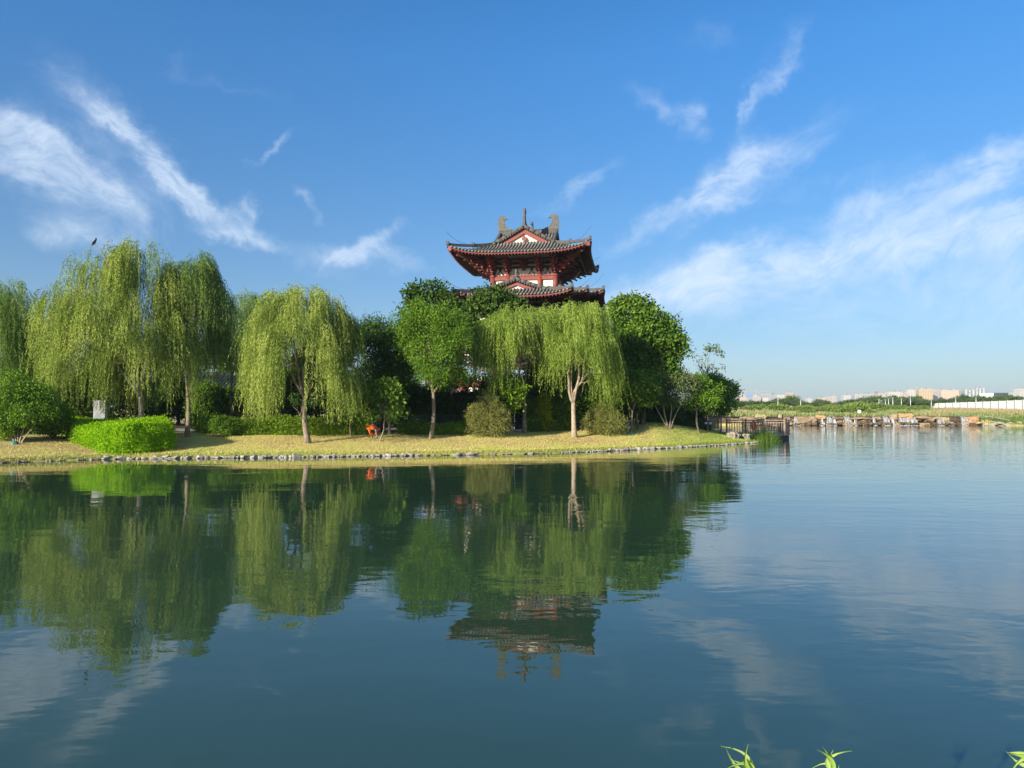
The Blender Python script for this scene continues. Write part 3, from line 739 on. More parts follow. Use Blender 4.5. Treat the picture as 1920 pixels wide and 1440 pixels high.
for (u, Y, w, vt, mt, what) in [(-40, 48, 150, 670, 'dark', 'left edge willow'), (60, 49, 150, 668, 'dark', 'left edge tree'), (140, 49.5, 130, 690, 'mid', 'lime hedge, left end'), (215, 50.5, 130, 680, 'dark', 'grey stone slab'),
        (300, 51, 120, 700, 'dark', 'lime hedge, right end'), (372, 54.5, 110, 705, 'mid', 'grey trunk willow'), (385, 49.3, 60, 722, 'mid', 'round sunlit shrub, left side'), (424, 50.2, 60, 728, 'mid', 'round sunlit shrub itself'), (505, 52, 110, 690, 'dark', 'lone willow curtain, left side'), (575, 52, 120, 685, 'dark', 'lone willow trunk'), (655, 51, 120, 690, 'mid', 'thin straight sapling'),
        (730, 50.5, 110, 700, 'dark', 'small spreading tree'), (795, 51.5, 100, 722, 'dark', 'feathery tree trunk'), (868, 51.5, 90, 735, 'dark', 'larger juniper'), (935, 52, 90, 690, 'dark', 'young yellow green tree'), (1010, 52.5, 110, 690, 'dark', 'golden shrub'), (1095, 52, 120, 690, 'mid', 'forked willow trunk'),
        (1160, 53, 110, 700, 'dark', 'rounded juniper'), (1225, 58, 120, 735, 'dark', 'yellowish low tree'), (1285, 62, 70, 757, 'dark', 'pale stemmed tree')]:
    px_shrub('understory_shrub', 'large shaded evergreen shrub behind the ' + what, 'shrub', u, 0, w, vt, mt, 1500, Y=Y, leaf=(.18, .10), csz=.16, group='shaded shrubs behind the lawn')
# ------------------------------------------------------------------ hedges
def hedge(name, label, poly, ztop, mat, dens, leaf, csz=.05, rough=.10, ground_inset=.0, group=None):
    """clipped hedge over a plan polygon; leaves on its sides and top over an added solid core that blocks light"""
    cx = sum(p[0] for p in poly) / len(poly); cy = sum(p[1] for p in poly) / len(poly); z0 = min(gz1(*p) for p in poly) - .05
    root = empty(name, (cx, cy, z0 + .05), label, 'hedge', group)
    P, Nn = [], []; n = len(poly); ar = 0
    zt = ztop if callable(ztop) else (lambda x, y: ztop + np.zeros_like(x))
    for i in range(n):
        a, b_ = np.array(poly[i]), np.array(poly[(i + 1) % n]); L = np.linalg.norm(b_ - a); t_ = (b_ - a) / L; nrm = np.array((t_[1], -t_[0]))
        if np.dot(nrm, (a + b_) / 2 - np.array((cx, cy))) < 0: nrm = -nrm
        k = int(L * 1.3 * dens); t = rng.random(k); x = a[0] + (b_[0] - a[0]) * t; y = a[1] + (b_[1] - a[1]) * t
        g0 = gz(x, y); z = g0 + .03 + (zt(x, y) - g0) * rng.random(k)
        bulge = rough * (vnoise(x * 1.0 + y, z, 2.2, 5) - .4) * 2 + rng.normal(size=k) * rough * .5 - .16 * sstep(.8, 1, (z - g0) / (zt(x, y) - g0))
        P.append(np.stack([x + nrm[0] * bulge, y + nrm[1] * bulge, z], 1)); Nn.append(np.tile(np.array((nrm[0], nrm[1], .25)), (k, 1)))
    bb = np.array(poly); mn, mx = bb.min(0), bb.max(0)
    k = int((mx - mn).prod() * dens); q = mn + (mx - mn) * rng.random((k, 2)); ins = seg_dist(q[:, 0], q[:, 1], bb) < 0; q = q[ins]
    ed = -seg_dist(q[:, 0], q[:, 1], bb)
    z = zt(q[:, 0], q[:, 1]) + rough * (vnoise(q[:, 0], q[:, 1], 2.0, 9) - .5) * 1.6 + rng.normal(size=len(q)) * rough * .45 - .20 * np.exp(-ed / .12)
    P.append(np.column_stack([q, z])); Nn.append(np.tile(np.array((0, 0, 1.0)), (len(q), 1)))
    P = np.concatenate(P); Nn = unit(np.concatenate(Nn)); per = 3
    idx = np.repeat(np.arange(len(P)), per); P = P[idx] + rng.normal(size=(len(idx), 3)) * csz; Nn = Nn[idx]; N = len(P)
    V = leaf_quads(P, unit(Nn * .6 + rdir(N) * .8 + np.array((0, 0, .35))), unit(Nn + rdir(N) * .8), leaf[0] * rng.uniform(.7, 1.3, N), leaf[1] * rng.uniform(.7, 1.3, N)) - np.array((cx, cy, z0 + .05))
    core = Geo((-cx, -cy, -z0 - .05)); pin = [(cx + (p[0] - cx) * .93, cy + (p[1] - cy) * .90) for p in poly]
    zm = float(np.min(zt(bb[:, 0], bb[:, 1]))) - .18
    core.prism(pin, z0, zm)  # unseen solid added inside the leaves to stop light passing through
    link('foliage', quads_mesh('foliage', V, rng.random(N).astype(np.float32), core), M[mat], root)
    return root
pA, pB = gp(190, 851), gp(306, 848)
pC, pD, pE = on_ground(312, 40.6), on_ground(232, 42.3), on_ground(124, 41.6)
pF = gp(146, 834)
def limetop(x, y): return 1.62 + .12 * np.sin((x + 20) * .9) + .05 * (y - 38)
hedge('lime_hedge', 'bright lime green clipped hedge bulging to the water edge at the left', [(pA.x, pA.y), (pA.x + 1.2, pA.y - .15), (pB.x - .4, pB.y - .1), (pB.x + .05, pB.y + .7), (pC.x, pC.y), (pD.x, pD.y), (pE.x, pE.y), (pF.x, pF.y)], limetop, 'lime', 330, (.11, .05), .045, .13)
def strip(u0, u1, off0, off1, step=60):
    a, b_ = offset_pts(u0, u1, off0, step), offset_pts(u0, u1, off1, step)
    return a + b_[::-1]
def strip_hedge(label, u0, u1, o0, o1, h, mat, dens=150, leaf=(.12, .06), rough=.10):
    pl = strip(u0, u1, o0, o1, (u1 - u0) / max(2, round((u1 - u0) / 60)))
    zt = lambda x, y: gz(x, y) + h + .06 * np.sin(x * 1.7)
    hedge('low_hedge', label, pl, zt, mat, dens, leaf, .06, rough, group='low clipped hedges at the back of the lawn')
strip_hedge('long low sunlit hedge behind the lone willow trunk', 442, 690, 5.9, 7.3, .86, 'hedge')
strip_hedge('short low dull hedge behind the sunlit round shrub', 384, 438, 7.2, 8.2, .75, 'hedge')
strip_hedge('low dark hedge behind the feathery tree trunk', 752, 868, 6.0, 7.0, .55, 'mid')
strip_hedge('low dark hedge in front of the left shaded shrubs', 40, 118, 7.3, 8.2, .75, 'mid')
strip_hedge('dark mass of low green planting behind the small notice board', 990, 1068, 8.6, 10.6, .8, 'mid', 120)
strip_hedge('dark low hedge running down towards the timber deck', 1205, 1318, 9.5, 10.8, .6, 'dark', 120)
# ------------------------------------------------------------------ pagoda
PZ = 1.2
PC = (1.35, 61.1)
pag = empty('pagoda', (PC[0], PC[1], PZ), 'red timber pagoda tower with grey tiled upturned roofs rising above the trees', 'pagoda', rz=R(-9.5))
def G(): return Geo((0, 0, -PZ))
def rotk(k, cx=0, cy=0): return Matrix.Translation((cx, cy, 0)) @ Matrix.Rotation(k * math.pi / 2, 4, 'Z')
def roof_z(t, xr, ze, zi, up): return ze + (zi - ze) * (.68 * t + .32 * t * t) + up * abs(xr) ** 4 * max(0, 1 - t * 1.2)
ends_ = None
def roof_side(tile, deck, soff, fas, raf, k, hx, hy, yi, ze, zi, up, sp=.25):
    """one slope of a hipped roof facing local -y before rotation by k quarter turns"""
    Mx = rotk(k)
    for q in (tile, deck, soff, fas, raf): q.M = Mx
    D_ = hy - yi; flare = .22
    n = max(3, int(round(2 * hx / sp))); xsn = [-hx + 2 * hx * i / n for i in range(n + 1)]
    S = 6
    rows = []
    for x in xsn:
        reach = min(hx - abs(x), D_); xr = x / hx; r_ = []
        for j in range(S + 1):
            dist = reach * j / S; t = dist / D_
            y = -(hy - dist) - flare * abs(xr) ** 5 * max(0, 1 - t)
            r_.append((x * (1 + .02 * abs(xr) ** 4 * (1 - t)), y, roof_z(t, xr, ze, zi, up)))
        rows.append(r_)
    vs = [p for r_ in rows for p in r_]; w = S + 1
    fs = [(i * w + j, (i + 1) * w + j, (i + 1) * w + j + 1, i * w + j + 1) for i in range(n) for j in range(S)]
    deck.add(vs, fs)
    soff.add([(p[0], p[1] + .03, p[2] - .13) for p in vs], [f[::-1] for f in fs])
    for i in range(n):   # eave board, follows the upturned edge
        a, c = rows[i][0], rows[i + 1][0]
        fas.add([(a[0], a[1] + .02, a[2] - .03), (c[0], c[1] + .02, c[2] - .03), (c[0], c[1] + .02, c[2] - .13), (a[0], a[1] + .02, a[2] - .13),
                 (a[0], a[1] + .10, a[2] - .03), (c[0], c[1] + .10, c[2] - .03), (c[0], c[1] + .10, c[2] - .13), (a[0], a[1] + .10, a[2] - .13)],
                [(3, 2, 1, 0), (4, 5, 6, 7), (0, 1, 5, 4), (7, 6, 2, 3)])
    for i in range(1, n):   # barrel tiles
        r_ = rows[i]
        if min(hx - abs(xsn[i]), D_) < .12: continue
        pts = [(p[0], p[1] - (.05 if j == 0 else 0), p[2] + .035) for j, p in enumerate(r_)]
        tile.tube(pts, .078, 7)
        if True:      # rafter under each tile row, its painted end showing below the eave board
            e = r_[0]; ends_.M = Mx; ends_.tube([(e[0], e[1] - .03, e[2] - .175), (e[0], e[1] + .22, e[2] - .15)], .062, 7); ln = min(1.5, min(hx - abs(xsn[i]), D_)); t = ln / D_
            raf.beam((e[0], e[1] + .05, e[2] - .20), (xsn[i], -(hy - ln), roof_z(t, xsn[i] / hx, ze, zi, up) - .20), .09, .10)
def hip_ridges(parent, hx, hy, D_, ze, zi, up, wire=True):
    for sx in (-1, 1):
        for sy in (-1, 1):
            g, gw = G(), G()
            pts = []
            for j in range(9):
                t = 1 - j / 8; dist = D_ * t
                xr = 1.0; z = ze + (zi - ze) * (.68 * t + .32 * t * t) + up * max(0, 1 - t * 1.2) + .10
                fl = .22 * max(0, 1 - t)
                pts.append(Vector((sx * (hx - dist + fl * .6), sy * (hy - dist + fl), z)))
            for j in range(8):
                h = .26 if j < 4 else .18
                g.beam(pts[j], pts[j + 1] + (pts[j + 1] - pts[j]) * .04, .17, h)
            g.box(pts[4] + Vector((0, 0, .14)), (.20, .20, .22)); g.box(pts[8] + Vector((0, 0, .10)), (.20, .20, .26))
            if wire:
                d = (pts[8] - pts[4]); d.z = 0; d.normalize(); p0 = pts[5] + Vector((0, 0, .05)); w = []
                for j in range(8):
                    q = j / 7; w.append(p0 + d * (q * 1.9) + Vector((0, 0, .75 * q * q + .05)))
                gw.tube(w, .012, 4)
            r_ = g.build('hip_ridge', M['tiled'], parent)
            if wire: gw.build('corner_wire', M['tiled'], parent)
def full_roof(specs, parent, name, hipspec=None):
    global ends_
    tile, deck, soff, fas, raf = (G() for _ in range(5)); ends_ = G(); hips = []
    for hx, hy, D_, ze, zi, up in specs:
        for k in range(4):
            a, b_ = (hx, hy) if k % 2 == 0 else (hy, hx)
            roof_side(tile, deck, soff, fas, raf, k, a, b_, b_ - D_, ze, zi, up)
        hips.append((hx, hy, D_, ze, zi, up))
    r_ = deck.build(name, M['tiled'], parent, True)
    tile.build('barrel_tiles', M['tile'], r_, True); soff.build('soffit', M['redd'], r_); fas.build('eave_board', M['redm'], r_)  # soffit and rafters: shade under the eaves is put into their red
    raf.build('rafters', M['redd'], r_); ends_.build('rafter_ends', M['redm'], r_, True)
    for h_ in hips: hip_ridges(r_, *h_)
    return r_
CHI = [(.15, 0), (.22, .40), (.24, 1.0), (.20, 1.32), (.08, 1.50), (-.14, 1.56), (-.38, 1.50), (-.58, 1.32), (-.62, 1.22), (-.48, 1.30), (-.34, 1.24), (-.30, 1.08), (-.36, .85), (-.50, .64), (-.74, .48), (-.95, .42), (-.95, 0)]
def gable_arm(parent, k, w, g_out, y_in, z_r, z_b, ornament=True, fin=True, scale=1.0):
    """gabled arm of the roof: ridge from y_in out to g_out, facing -y before rotation"""
    Mx = rotk(k); ax = Mx.to_3x3() @ Vector((0, -1, 0)); sxv = Mx.to_3x3() @ Vector((1, 0, 0))
    def zr(a): q = a / w; return z_r - (z_r - z_b) * (1.12 * q - .12 * q * q)
    dk, tl, rk = G(), G(), G()
    for q in (dk, tl, rk): q.M = Mx
    over = .30
    for s in (-1, 1):
        N_ = 6; a_ = [w * 1.10 * i / N_ for i in range(N_ + 1)]
        vs = [(s * a, y, zr(a)) for a in a_ for y in (-(g_out + over), -y_in)]
        dk.add(vs, [(2 * i, 2 * i + 2, 2 * i + 3, 2 * i + 1) for i in range(N_)])
        dk.add([(p[0], p[1], p[2] - .10) for p in vs], [(2 * i, 2 * i + 2, 2 * i + 3, 2 * i + 1) for i in range(N_)])
        for i in range(int((g_out - y_in) / .25) + 1):
            y = -(g_out + over - .40) + i * .25
            if y > -y_in: break
            tl.tube([(s * a, y, zr(a) + .035) for a in a_], .075, 6)
        # verge: rounded ridge band along the rake with short tile ends hanging over it
        for i in range(N_):
            rk.beam((s * a_[i], -(g_out + over - .10), zr(a_[i]) + .12), (s * a_[i + 1] + s * .01, -(g_out + over - .10), zr(a_[i + 1]) + .12), .24, .24)
        m_ = int(w * 1.08 / .19)
        for i in range(m_):
            a = .12 + i * .19; rk.tube([(s * a, -(g_out + over - .22), zr(a) - .01), (s * a, -(g_out + over + .06), zr(a) - .03)], .065, 6)
    d = dk.build('gable_roof', M['tiled'], parent); tl.build('barrel_tiles', M['tile'], d, True); rk.build('verge', M['tiled'], d, True)
    gb = G(); gb.M = Mx
    y0 = -g_out
    gb.add([(-w * 1.02, y0 + .02, z_b - .25), (w * 1.02, y0 + .02, z_b - .25), (w * 1.02, y0 + .02, z_b - .02), (0, y0 + .02, z_r - .04), (-w * 1.02, y0 + .02, z_b - .02)], [(0, 1, 2, 3, 4)])
    wall = gb.build('gable_wall', M['plaster'], parent)
    bb = G(); bb.M = Mx; bw = .36 * scale
    for s in (-1, 1):
        N_ = 5
        for i in range(N_):
            a, c = w * 1.05 * i / N_, w * 1.05 * (i + 1) / N_
            vs = [(s * a, y, z) for y in (y0 - .16, y0 - .06) for z in (zr(a) - .10, zr(a) - .10 - bw)] + [(s * c, y, z) for y in (y0 - .16, y0 - .06) for z in (zr(c) - .10, zr(c) - .10 - bw)]
            bb.add(vs, [(0, 4, 5, 1), (2, 3, 7, 6), (0, 2, 6, 4), (1, 5, 7, 3)])
    bb.build('barge_board', M['red'], wall)
    if ornament:
        o = G(); o.M = Mx; c = z_r - .52 - .42 * scale
        ol = [(0, .30), (.09, .26), (.11, .16), (.20, .10), (.22, 0), (.14, -.08), (.08, -.10), (.06, -.16), (.12, -.20), (.10, -.28), (0, -.34), (-.10, -.28), (-.12, -.20), (-.06, -.16), (-.08, -.10), (-.14, -.08), (-.22, 0), (-.20, .10), (-.11, .16), (-.09, .26)]
        o.plate([(a * scale, z * scale) for a, z in ol], (0, y0 - .20, c), (1, 0, 0), (0, 0, 1), .06)
        o.build('gable_pendant', M['red'], wall)
    rb = G(); rb.M = Mx
    rb.box((0, -(g_out + over + y_in) / 2, z_r + .16), (.22, g_out + over - y_in, .34)); rb.box((0, -(g_out + over + y_in) / 2, z_r + .36), (.28, g_out + over - y_in, .07))
    rb.build('main_ridge', M['tiled'], d)
    if fin:
        f = G(); f.M = Mx
        f.plate(CHI, (0, -(g_out + over - .15), z_r + .05), (0, -1, 0), (0, 0, 1), .17)
        f.build('ridge_ornament', M['ornament'], parent)
    else:
        f = G(); f.M = Mx; f.plate([(.12, 0), (.14, .5), (.02, .78), (-.10, .6), (-.12, .3), (-.3, 0)], (0, -(g_out + over - .15), z_r + .05), (0, -1, 0), (0, 0, 1), .12)
        f.build('ridge_ornament', M['ornament'], parent)
up_roof = full_roof([(5.3, 5.3, 3.1, 14.40, 15.75, .60)], pag, 'upper_roof')
for k in range(4): gable_arm(pag, k, 2.50, 2.15, 0.0, 16.95, 15.60)
# timber frame of the upper storey: columns, lintels, plaster, stepped bracket sets
UZ0, UZ1 = 11.6, 13.12
w_ = G(); w_.box((0, 0, (UZ0 + 14.9) / 2), (4.9, 4.9, 14.9 - UZ0)); w_.build('plaster_wall', M['plaster'], pag)
CX = [-2.5, -1.28, 1.28, 2.5]
def bracket(k, x, y, z0, tiers, diag=False, s=1.0, parent=pag):
    g = G(); g.M = rotk(k) @ Matrix.Translation((x, y, 0))
    d = Vector((0, -1, 0)) if not diag else Vector((diag * .7071, -.7071, 0)); t = Vector((-d.y, d.x, 0))
    g.box((0, 0, z0 + .07), (.34 * s, .34 * s, .14))
    for i in range(tiers):
        z = z0 + .20 + i * .215 * s; L = (.34 + .37 * i) * s * (1.35 if diag else 1)
        g.beam(Vector((0, 0, z)) - d * .25, Vector((0, 0, z)) + d * L, .13, .13)
        e = Vector((0, 0, z)) + d * L
        g.beam(e - Vector((0, 0, .02)), e + d * .24 * s + Vector((0, 0, -.09)), .12, .10)      # beaked nose of the arm
        for q in (([0.0] if i < 2 else [0.0, L * .55]) + [L]):
            c = Vector((0, 0, z + .10)) + d * q; hl = (.30 + .07 * (i % 2)) * s * (.8 if diag else 1)
            tt = t if not diag else Vector((1, 0, 0))
            g.beam(c - tt * hl * .85, c + tt * hl * .85, .11, .10)
            for u_ in (-1, 0, 1): g.box(c + tt * hl * .86 * u_ + Vector((0, 0, .09)), (.15, .15, .08))
    return g.build('bracket_set', M['red'], parent)
for k in range(4):
    for i, x in enumerate(CX):
        if i < 3:
            g = G(); g.M = rotk(k); g.tube([(x if i else -2.5, -2.5, UZ0), (x if i else -2.5, -2.5, UZ1 - .02)], [.215, .20], 16); g.build('column', M['red'], pag, True)
        if i in (1, 2): bracket(k, x, -2.5, UZ1, 5, s=.88)
    bracket(k, 0, -2.5, UZ1 + .35, 3, s=.88)
    bracket(k, 2.5, -2.5, UZ1, 5, s=.9); bracket(k, 2.5, -2.5, UZ1, 5, diag=1)
    bracket(k, -2.5, -2.5, UZ1, 5)
    g = G(); g.M = rotk(k); g.box((0, -2.50, 12.90), (4.8, .20, .36)); g.box((0, -2.5, 13.06), (5.5, .30, .09)); g.build('lintel', M['red'], pag)
    for x in (-1.9, -.62, .62, 1.9):     # inverted V struts on the plaster
        g = G(); g.M = rotk(k)
        for s in (-1, 1): g.beam((x, -2.48, 13.50), (x + s * .24, -2.48, 13.16), .05, .06)
        g.box((x, -2.48, 13.58), (.24, .1, .12)); g.build('strut', M['redd'], pag)
    g = G(); g.M = rotk(k)
    for d_, z in ((0, 13.74), (0, 14.06), (1.0, 14.2), (1.95, 14.38)): g.box((0, -2.52 - d_, z), (5.2 + 2 * d_, .12, .15))
    g.build('purlin', M['redd'], pag)
g = G()
for a in (-1, 1):
    for c in (-1, 1):
        p0, p1 = Vector((a * 2.5, c * 2.5, 14.35)), Vector((a * 5.30, c * 5.42, 14.78)); g.beam(p0, p1, .20, .24)
        g.beam(Vector((a * 2.5, c * 2.5, 14.1)), Vector((a * 4.85, c * 4.95, 14.42)), .18, .20)
        g.box((a * 5.28, c * 5.40, 14.76), (.24, .24, .30))
g.build('hip_rafters', M['red'], pag)
# lower skirt roof: stepped plan with a gabled porch on each face
LZ = 10.70
full_roof([(6.3, 6.3, 3.5, LZ, 12.0, .38), (5.2, 7.2, 2.2, LZ - .03, 11.52, .34), (4.17, 8.2, 1.8, LZ - .06, 11.34, .34)], pag, 'lower_roof')
for k in (0, 2): gable_arm(pag, k, 2.15, 6.30, 2.5, 12.0, 11.25, True, False, .7)
def storey(z0, z1, h, cols, nm='plaster_wall'):
    g = G(); g.box((0, 0, (z0 + z1) / 2), (2 * h - .3, 2 * h - .3, z1 - z0)); g.build(nm, M['plaster'], pag)
    for k in range(4):
        for x in cols[:-1]:
            g = G(); g.M = rotk(k); g.tube([(x * h, -h, z0), (x * h, -h, z1)], .24, 12); g.build('column', M['red'], pag, True)
        g = G(); g.M = rotk(k); g.box((0, -h, z1 - .5), (2 * h, .24, .4)); g.box((0, -h, z0 + .9), (2 * h, .16, .16)); g.build('lintel', M['red'], pag)
        for x in cols: 
            if abs(x) < 1: bracket(k, x * h, -h, z1 - .25, 3)
storey(6.0, 10.3, 4.7, [-1, -.5, 0, .5, 1])
storey(1.2, 4.9, 6.6, [-1, -.6, -.2, .2, .6, 1])
g = G(); g.box((0, 0, 1.2), (16.5, 16.5, .9)); g.box((0, 0, 1.7), (16.9, 16.9, .12)); g.build('terrace', M['granite'], pag)
# ------------------------------------------------------------------ small things on the far bank
# stones along the water edge
def rock_mesh(seed, sx=1, sy=1, sz=.7, cuts=2, jag=.28):
    import bmesh
    bm = bmesh.new(); bmesh.ops.create_icosphere(bm, subdivisions=cuts, radius=.5)
    o = Vector((seed * 3.7, seed * 1.3, seed * 7.1))
    for v in bm.verts:
        n_ = mnoise.noise(v.co * 2.2 + o) + .5 * mnoise.noise(v.co * 5 + o)
        v.co *= 1 + jag * n_ * 1.6
        for ax in (0, 1, 2):
            v.co[ax] = max(-.42, min(.42, v.co[ax]))
        v.co = Vector((v.co.x * sx, v.co.y * sy, v.co.z * sz))
    me = bpy.data.meshes.new('rock'); bm.to_mesh(me); bm.free(); return me
RM = [rock_mesh(i + 1, 1.2, 1, .8, 2, .42) for i in range(8)]
for i, m_ in enumerate(RM): m_.materials.append(M['stonew'] if i % 3 else M['stone'])
RMs = [rock_mesh(i + 1, 1.3, 1, .55) for i in range(3)]
for m_ in RMs: m_.materials.append(M['rockt'])
def at_shore(u):
    i = max(j for j in range(len(SHORE_PX)) if SHORE_PX[j][0] <= u); i = min(i, len(SHORE_PX) - 2)
    (ua, va), (ub, vb) = SHORE_PX[i], SHORE_PX[i + 1]
    return shore_xy(u, va + (vb - va) * (u - ua) / (ub - ua))
u = 4.0; cnt = 0
while u < 1424 and cnt < 290:
    big = 1.0
    if u < 195 or 790 < u < 850: big = .6
    elif 900 < u < 1110: big = .6
    elif u > 1110: big = .95
    x, y = at_shore(u)
    s = random.uniform(.14, .29) * big * random.choice((.8, 1, 1, 1.25))
    gapz = (195 > u) or (790 < u < 850) or (900 < u < 1050)
    if not (gapz and random.random() < .45):
        o = bpy.data.objects.new('edging_stone', random.choice(RMs if (gapz and random.random() < .6) else RM)); COL.objects.link(o)
        o.location = (x + random.uniform(-.06, .06), y + random.uniform(-.06, .16), .03 + s * .06)
        o.scale = (s * random.uniform(.9, 1.9), s, s * random.uniform(.6, 1.1)); o.rotation_euler = (random.uniform(-.3, .3), random.uniform(-.3, .3), random.uniform(0, 6.28))
        tag(o, 'pale rounded stone in the row edging the lawn at the waterline', 'stone', 'edging stones along the waterline'); cnt += 1
    u += s * .88 * F / y * random.uniform(.7, 1.1)
# stone slab
b_ = on_ground(189, 44.5); Y = b_.y; w2 = 11 * Y / F; h = at(189, 750, Y).z - b_.z
sl = empty('stone_slab', b_, 'upright grey stone slab standing behind the lime green hedge', 'stone slab')
g = Geo(); g.box((0, 0, h / 2), (2 * w2, .30, h)); g.build('slab', M['granite'], sl)
g = Geo(); g.box((0, 0, .12), (2 * w2 + .4, .6, .24)); g.build('plinth', M['granite'], sl)
# box and notice boards
def board(label, u, v, w, h, leg, Y=None, mat='grey_p'):
    b_ = gp(u, v) if Y is None else on_ground(u, Y)
    r_ = empty('notice_board', b_, label, 'sign')
    g = Geo(); g.box((0, 0, leg + h / 2), (w, .04, h), rot=Matrix.Rotation(R(-18), 3, 'X')); g.build('panel', M[mat], r_)
    g = Geo(); g.box((0, .06, leg + h - .01), (w + .06, .08, .04), rot=Matrix.Rotation(R(-18), 3, 'X')); g.build('top_rail', M['steel'], r_)
    for s in (-1, 1):
        g = Geo(); g.box((s * w * .36, .05, leg / 2), (.04, .04, leg)); g.build('leg', M['steel'], r_)
board('small pale notice board on two legs between the central willow trunks', 1013, 800, .44, .26, .22, mat='white')
board('thin grey plate peeping over the right end of the lime hedge', 290, 0, .62, .30, .55, 41.8)
# teal irrigation covers
for u, v, lab in ((965, 811, 'small teal cover at the foot of the young tree beside the larger juniper'), (1184, 815, 'small teal cover at the foot of the low yellowish tree'), (27, 833, 'flat pale teal cover at the foot of the left edge tree')):
    b_ = gp(u, v); g = Geo(); g.tube([(0, 0, -.03), (0, 0, .05), (0, 0, .11), (0, 0, .16)], [.20, .19, .13, .04], 10)
    o = g.build('irrigation_cover', M['teal']); o.location = b_; tag(o, lab, 'cover')
b_ = gp(963, 810); g = Geo(); g.tube([(0, 0, -.05), (.01, 0, .8), (0, 0, 1.35)], .018, 6); g.tube([(0, 0, 1.33), (0, 0, 1.38)], .03, 6); o = g.build('stake', M['steel']); o.location = b_ + Vector((.05, 0, 0)); tag(o, 'thin vertical stake right of the larger juniper', 'stake')
# orange life ring on a post by the small spreading tree
def ring(name, label, loc, rx, rot, group='orange life rings'):
    r_ = empty(name, loc, label, 'life ring', group)
    g = Geo(); pts = []
    for i in range(25):
        a = i * 2 * math.pi / 24; pts.append((rx * math.cos(a), 0, rx * math.sin(a)))
    g.tube(pts, .065, 8, False); o = g.build('ring', M['orange'], r_, True)
    r_.rotation_euler = rot
    return r_
p = at(700, 807, gp(700, 823).y)
ring('life_ring', 'orange life ring hanging by the small spreading tree on the lawn', p, .25, (0, 0, R(42)))
p2 = at(695, 801, gp(700, 823).y); g = Geo(); g.box((0, -.1, 0), (.40, .20, .26)); g.box((0, -.1, .14), (.44, .24, .03)); o = g.build('rope_box', M['orange']); o.location = p2; tag(o, 'orange rope box above the life ring beside the small spreading tree', 'box')
b_ = gp(700, 823); g = Geo(); g.tube([(0, 0, -.1), (0, 0, p2.z - b_.z)], .03, 8); g.box((-.10, 0, p2.z - b_.z - .12), (.3, .04, .04)); o = g.build('ring_post', M['darkgreen']); o.location = (p2.x + .08, p2.y + .14, b_.z); tag(o, 'thin dark post carrying the orange rope box on the lawn', 'post')
# green lattice fence
A_ = offset_pts(700, 868, 7.9, 28)
fr = empty('lattice_fence', (A_[0][0], A_[0][1], gz1(*A_[0])), 'low dark green lattice fence behind the feathery tree trunk', 'fence')
o0 = Vector(fr.location)
for i in range(len(A_) - 1):
    a, c = Vector((*A_[i], gz1(*A_[i]))), Vector((*A_[i + 1], gz1(*A_[i + 1])))
    g = Geo(-o0); g.beam(a + Vector((0, 0, 1.08)), c + Vector((0, 0, 1.08)), .03, .04); g.beam(a + Vector((0, 0, .15)), c + Vector((0, 0, .15)), .03, .04)
    for j in range(6):
        t0, t1 = j / 6, (j + 1) / 6; g.beam(a.lerp(c, t0) + Vector((0, 0, .15)), a.lerp(c, t1) + Vector((0, 0, 1.08)), .015, .015); g.beam(a.lerp(c, t1) + Vector((0, .02, .15)), a.lerp(c, t0) + Vector((0, .02, 1.08)), .015, .015)
    g.build('lattice_panel', M['darkgreen'], fr)
    g = Geo(-o0); g.beam(a, a + Vector((0, 0, 1.15)), .05, .05); g.build('post', M['darkgreen'], fr)
# red timber corridor pavilion behind the willows
bp_ = on_ground(440, 52); pv = empty('pavilion', bp_, 'dark red timber pavilion half hidden behind the willows at the left', 'pavilion')
zt_ = at(440, 737, 52).z - bp_.z
for x in (-3.3, -1.1, 1.15, 3.3):
    for y in (0, 2.6):
        g = Geo(); g.tube([(x, y, 0), (x, y, zt_ + .5)], .14, 10); g.build('column', M['red'], pv, True)
for y in (0, 2.6):
    g = Geo(); g.box((0, y, zt_ + .25), (7.2, .16, .24)); g.box((0, y, zt_ - .35), (7.0, .10, .12)); g.build('beam', M['red'], pv)
    g = Geo(); g.box((0, y, zt_ - .06), (6.9, .05, .28)); g.build('frieze', M['plaster'], pv)
g = Geo(); g.add([(-4.1, -1, zt_ + .35), (4.1, -1, zt_ + .35), (4.1, 1.3, zt_ + 1.3), (-4.1, 1.3, zt_ + 1.3), (-4.1, 3.6, zt_ + .35), (4.1, 3.6, zt_ + .35)], [(0, 1, 2, 3), (3, 2, 5, 4), (0, 3, 4), (1, 5, 2), (0, 4, 5, 1)])
for i in range(30):
    x = -4.0 + i * .276; g.tube([(x, -1.03, zt_ + .38), (x, 1.3, zt_ + 1.34)], .06, 5)
g.box((0, 1.3, zt_ + 1.42), (8.3, .2, .25))
g.build('roof', M['tile'], pv)
# red and white seat rail beside the pavilion
b_ = on_ground(464, 47.5); hh = at(464, 776, 47.5).z - b_.z
sr = empty('seat_rail', b_, 'red rail with pale seat panel behind the low hedge at the left', 'bench')
g = Geo(); g.box((0, 0, hh - .04), (1.3, .12, .07)); g.build('top_rail', M['red'], sr)
g = Geo(); g.box((.0, .02, hh - .42), (1.25, .05, .14)); g.build('panel', M['white'], sr)
g = Geo(); g.box((0, -.02, hh - .58), (1.3, .3, .12)); g.build('seat', M['red'], sr)
for x in (-.55, .05, .55):
    g = Geo(); g.box((x, 0, (hh - .08) / 2), (.10, .10, hh - .08)); g.build('leg', M['red'], sr)
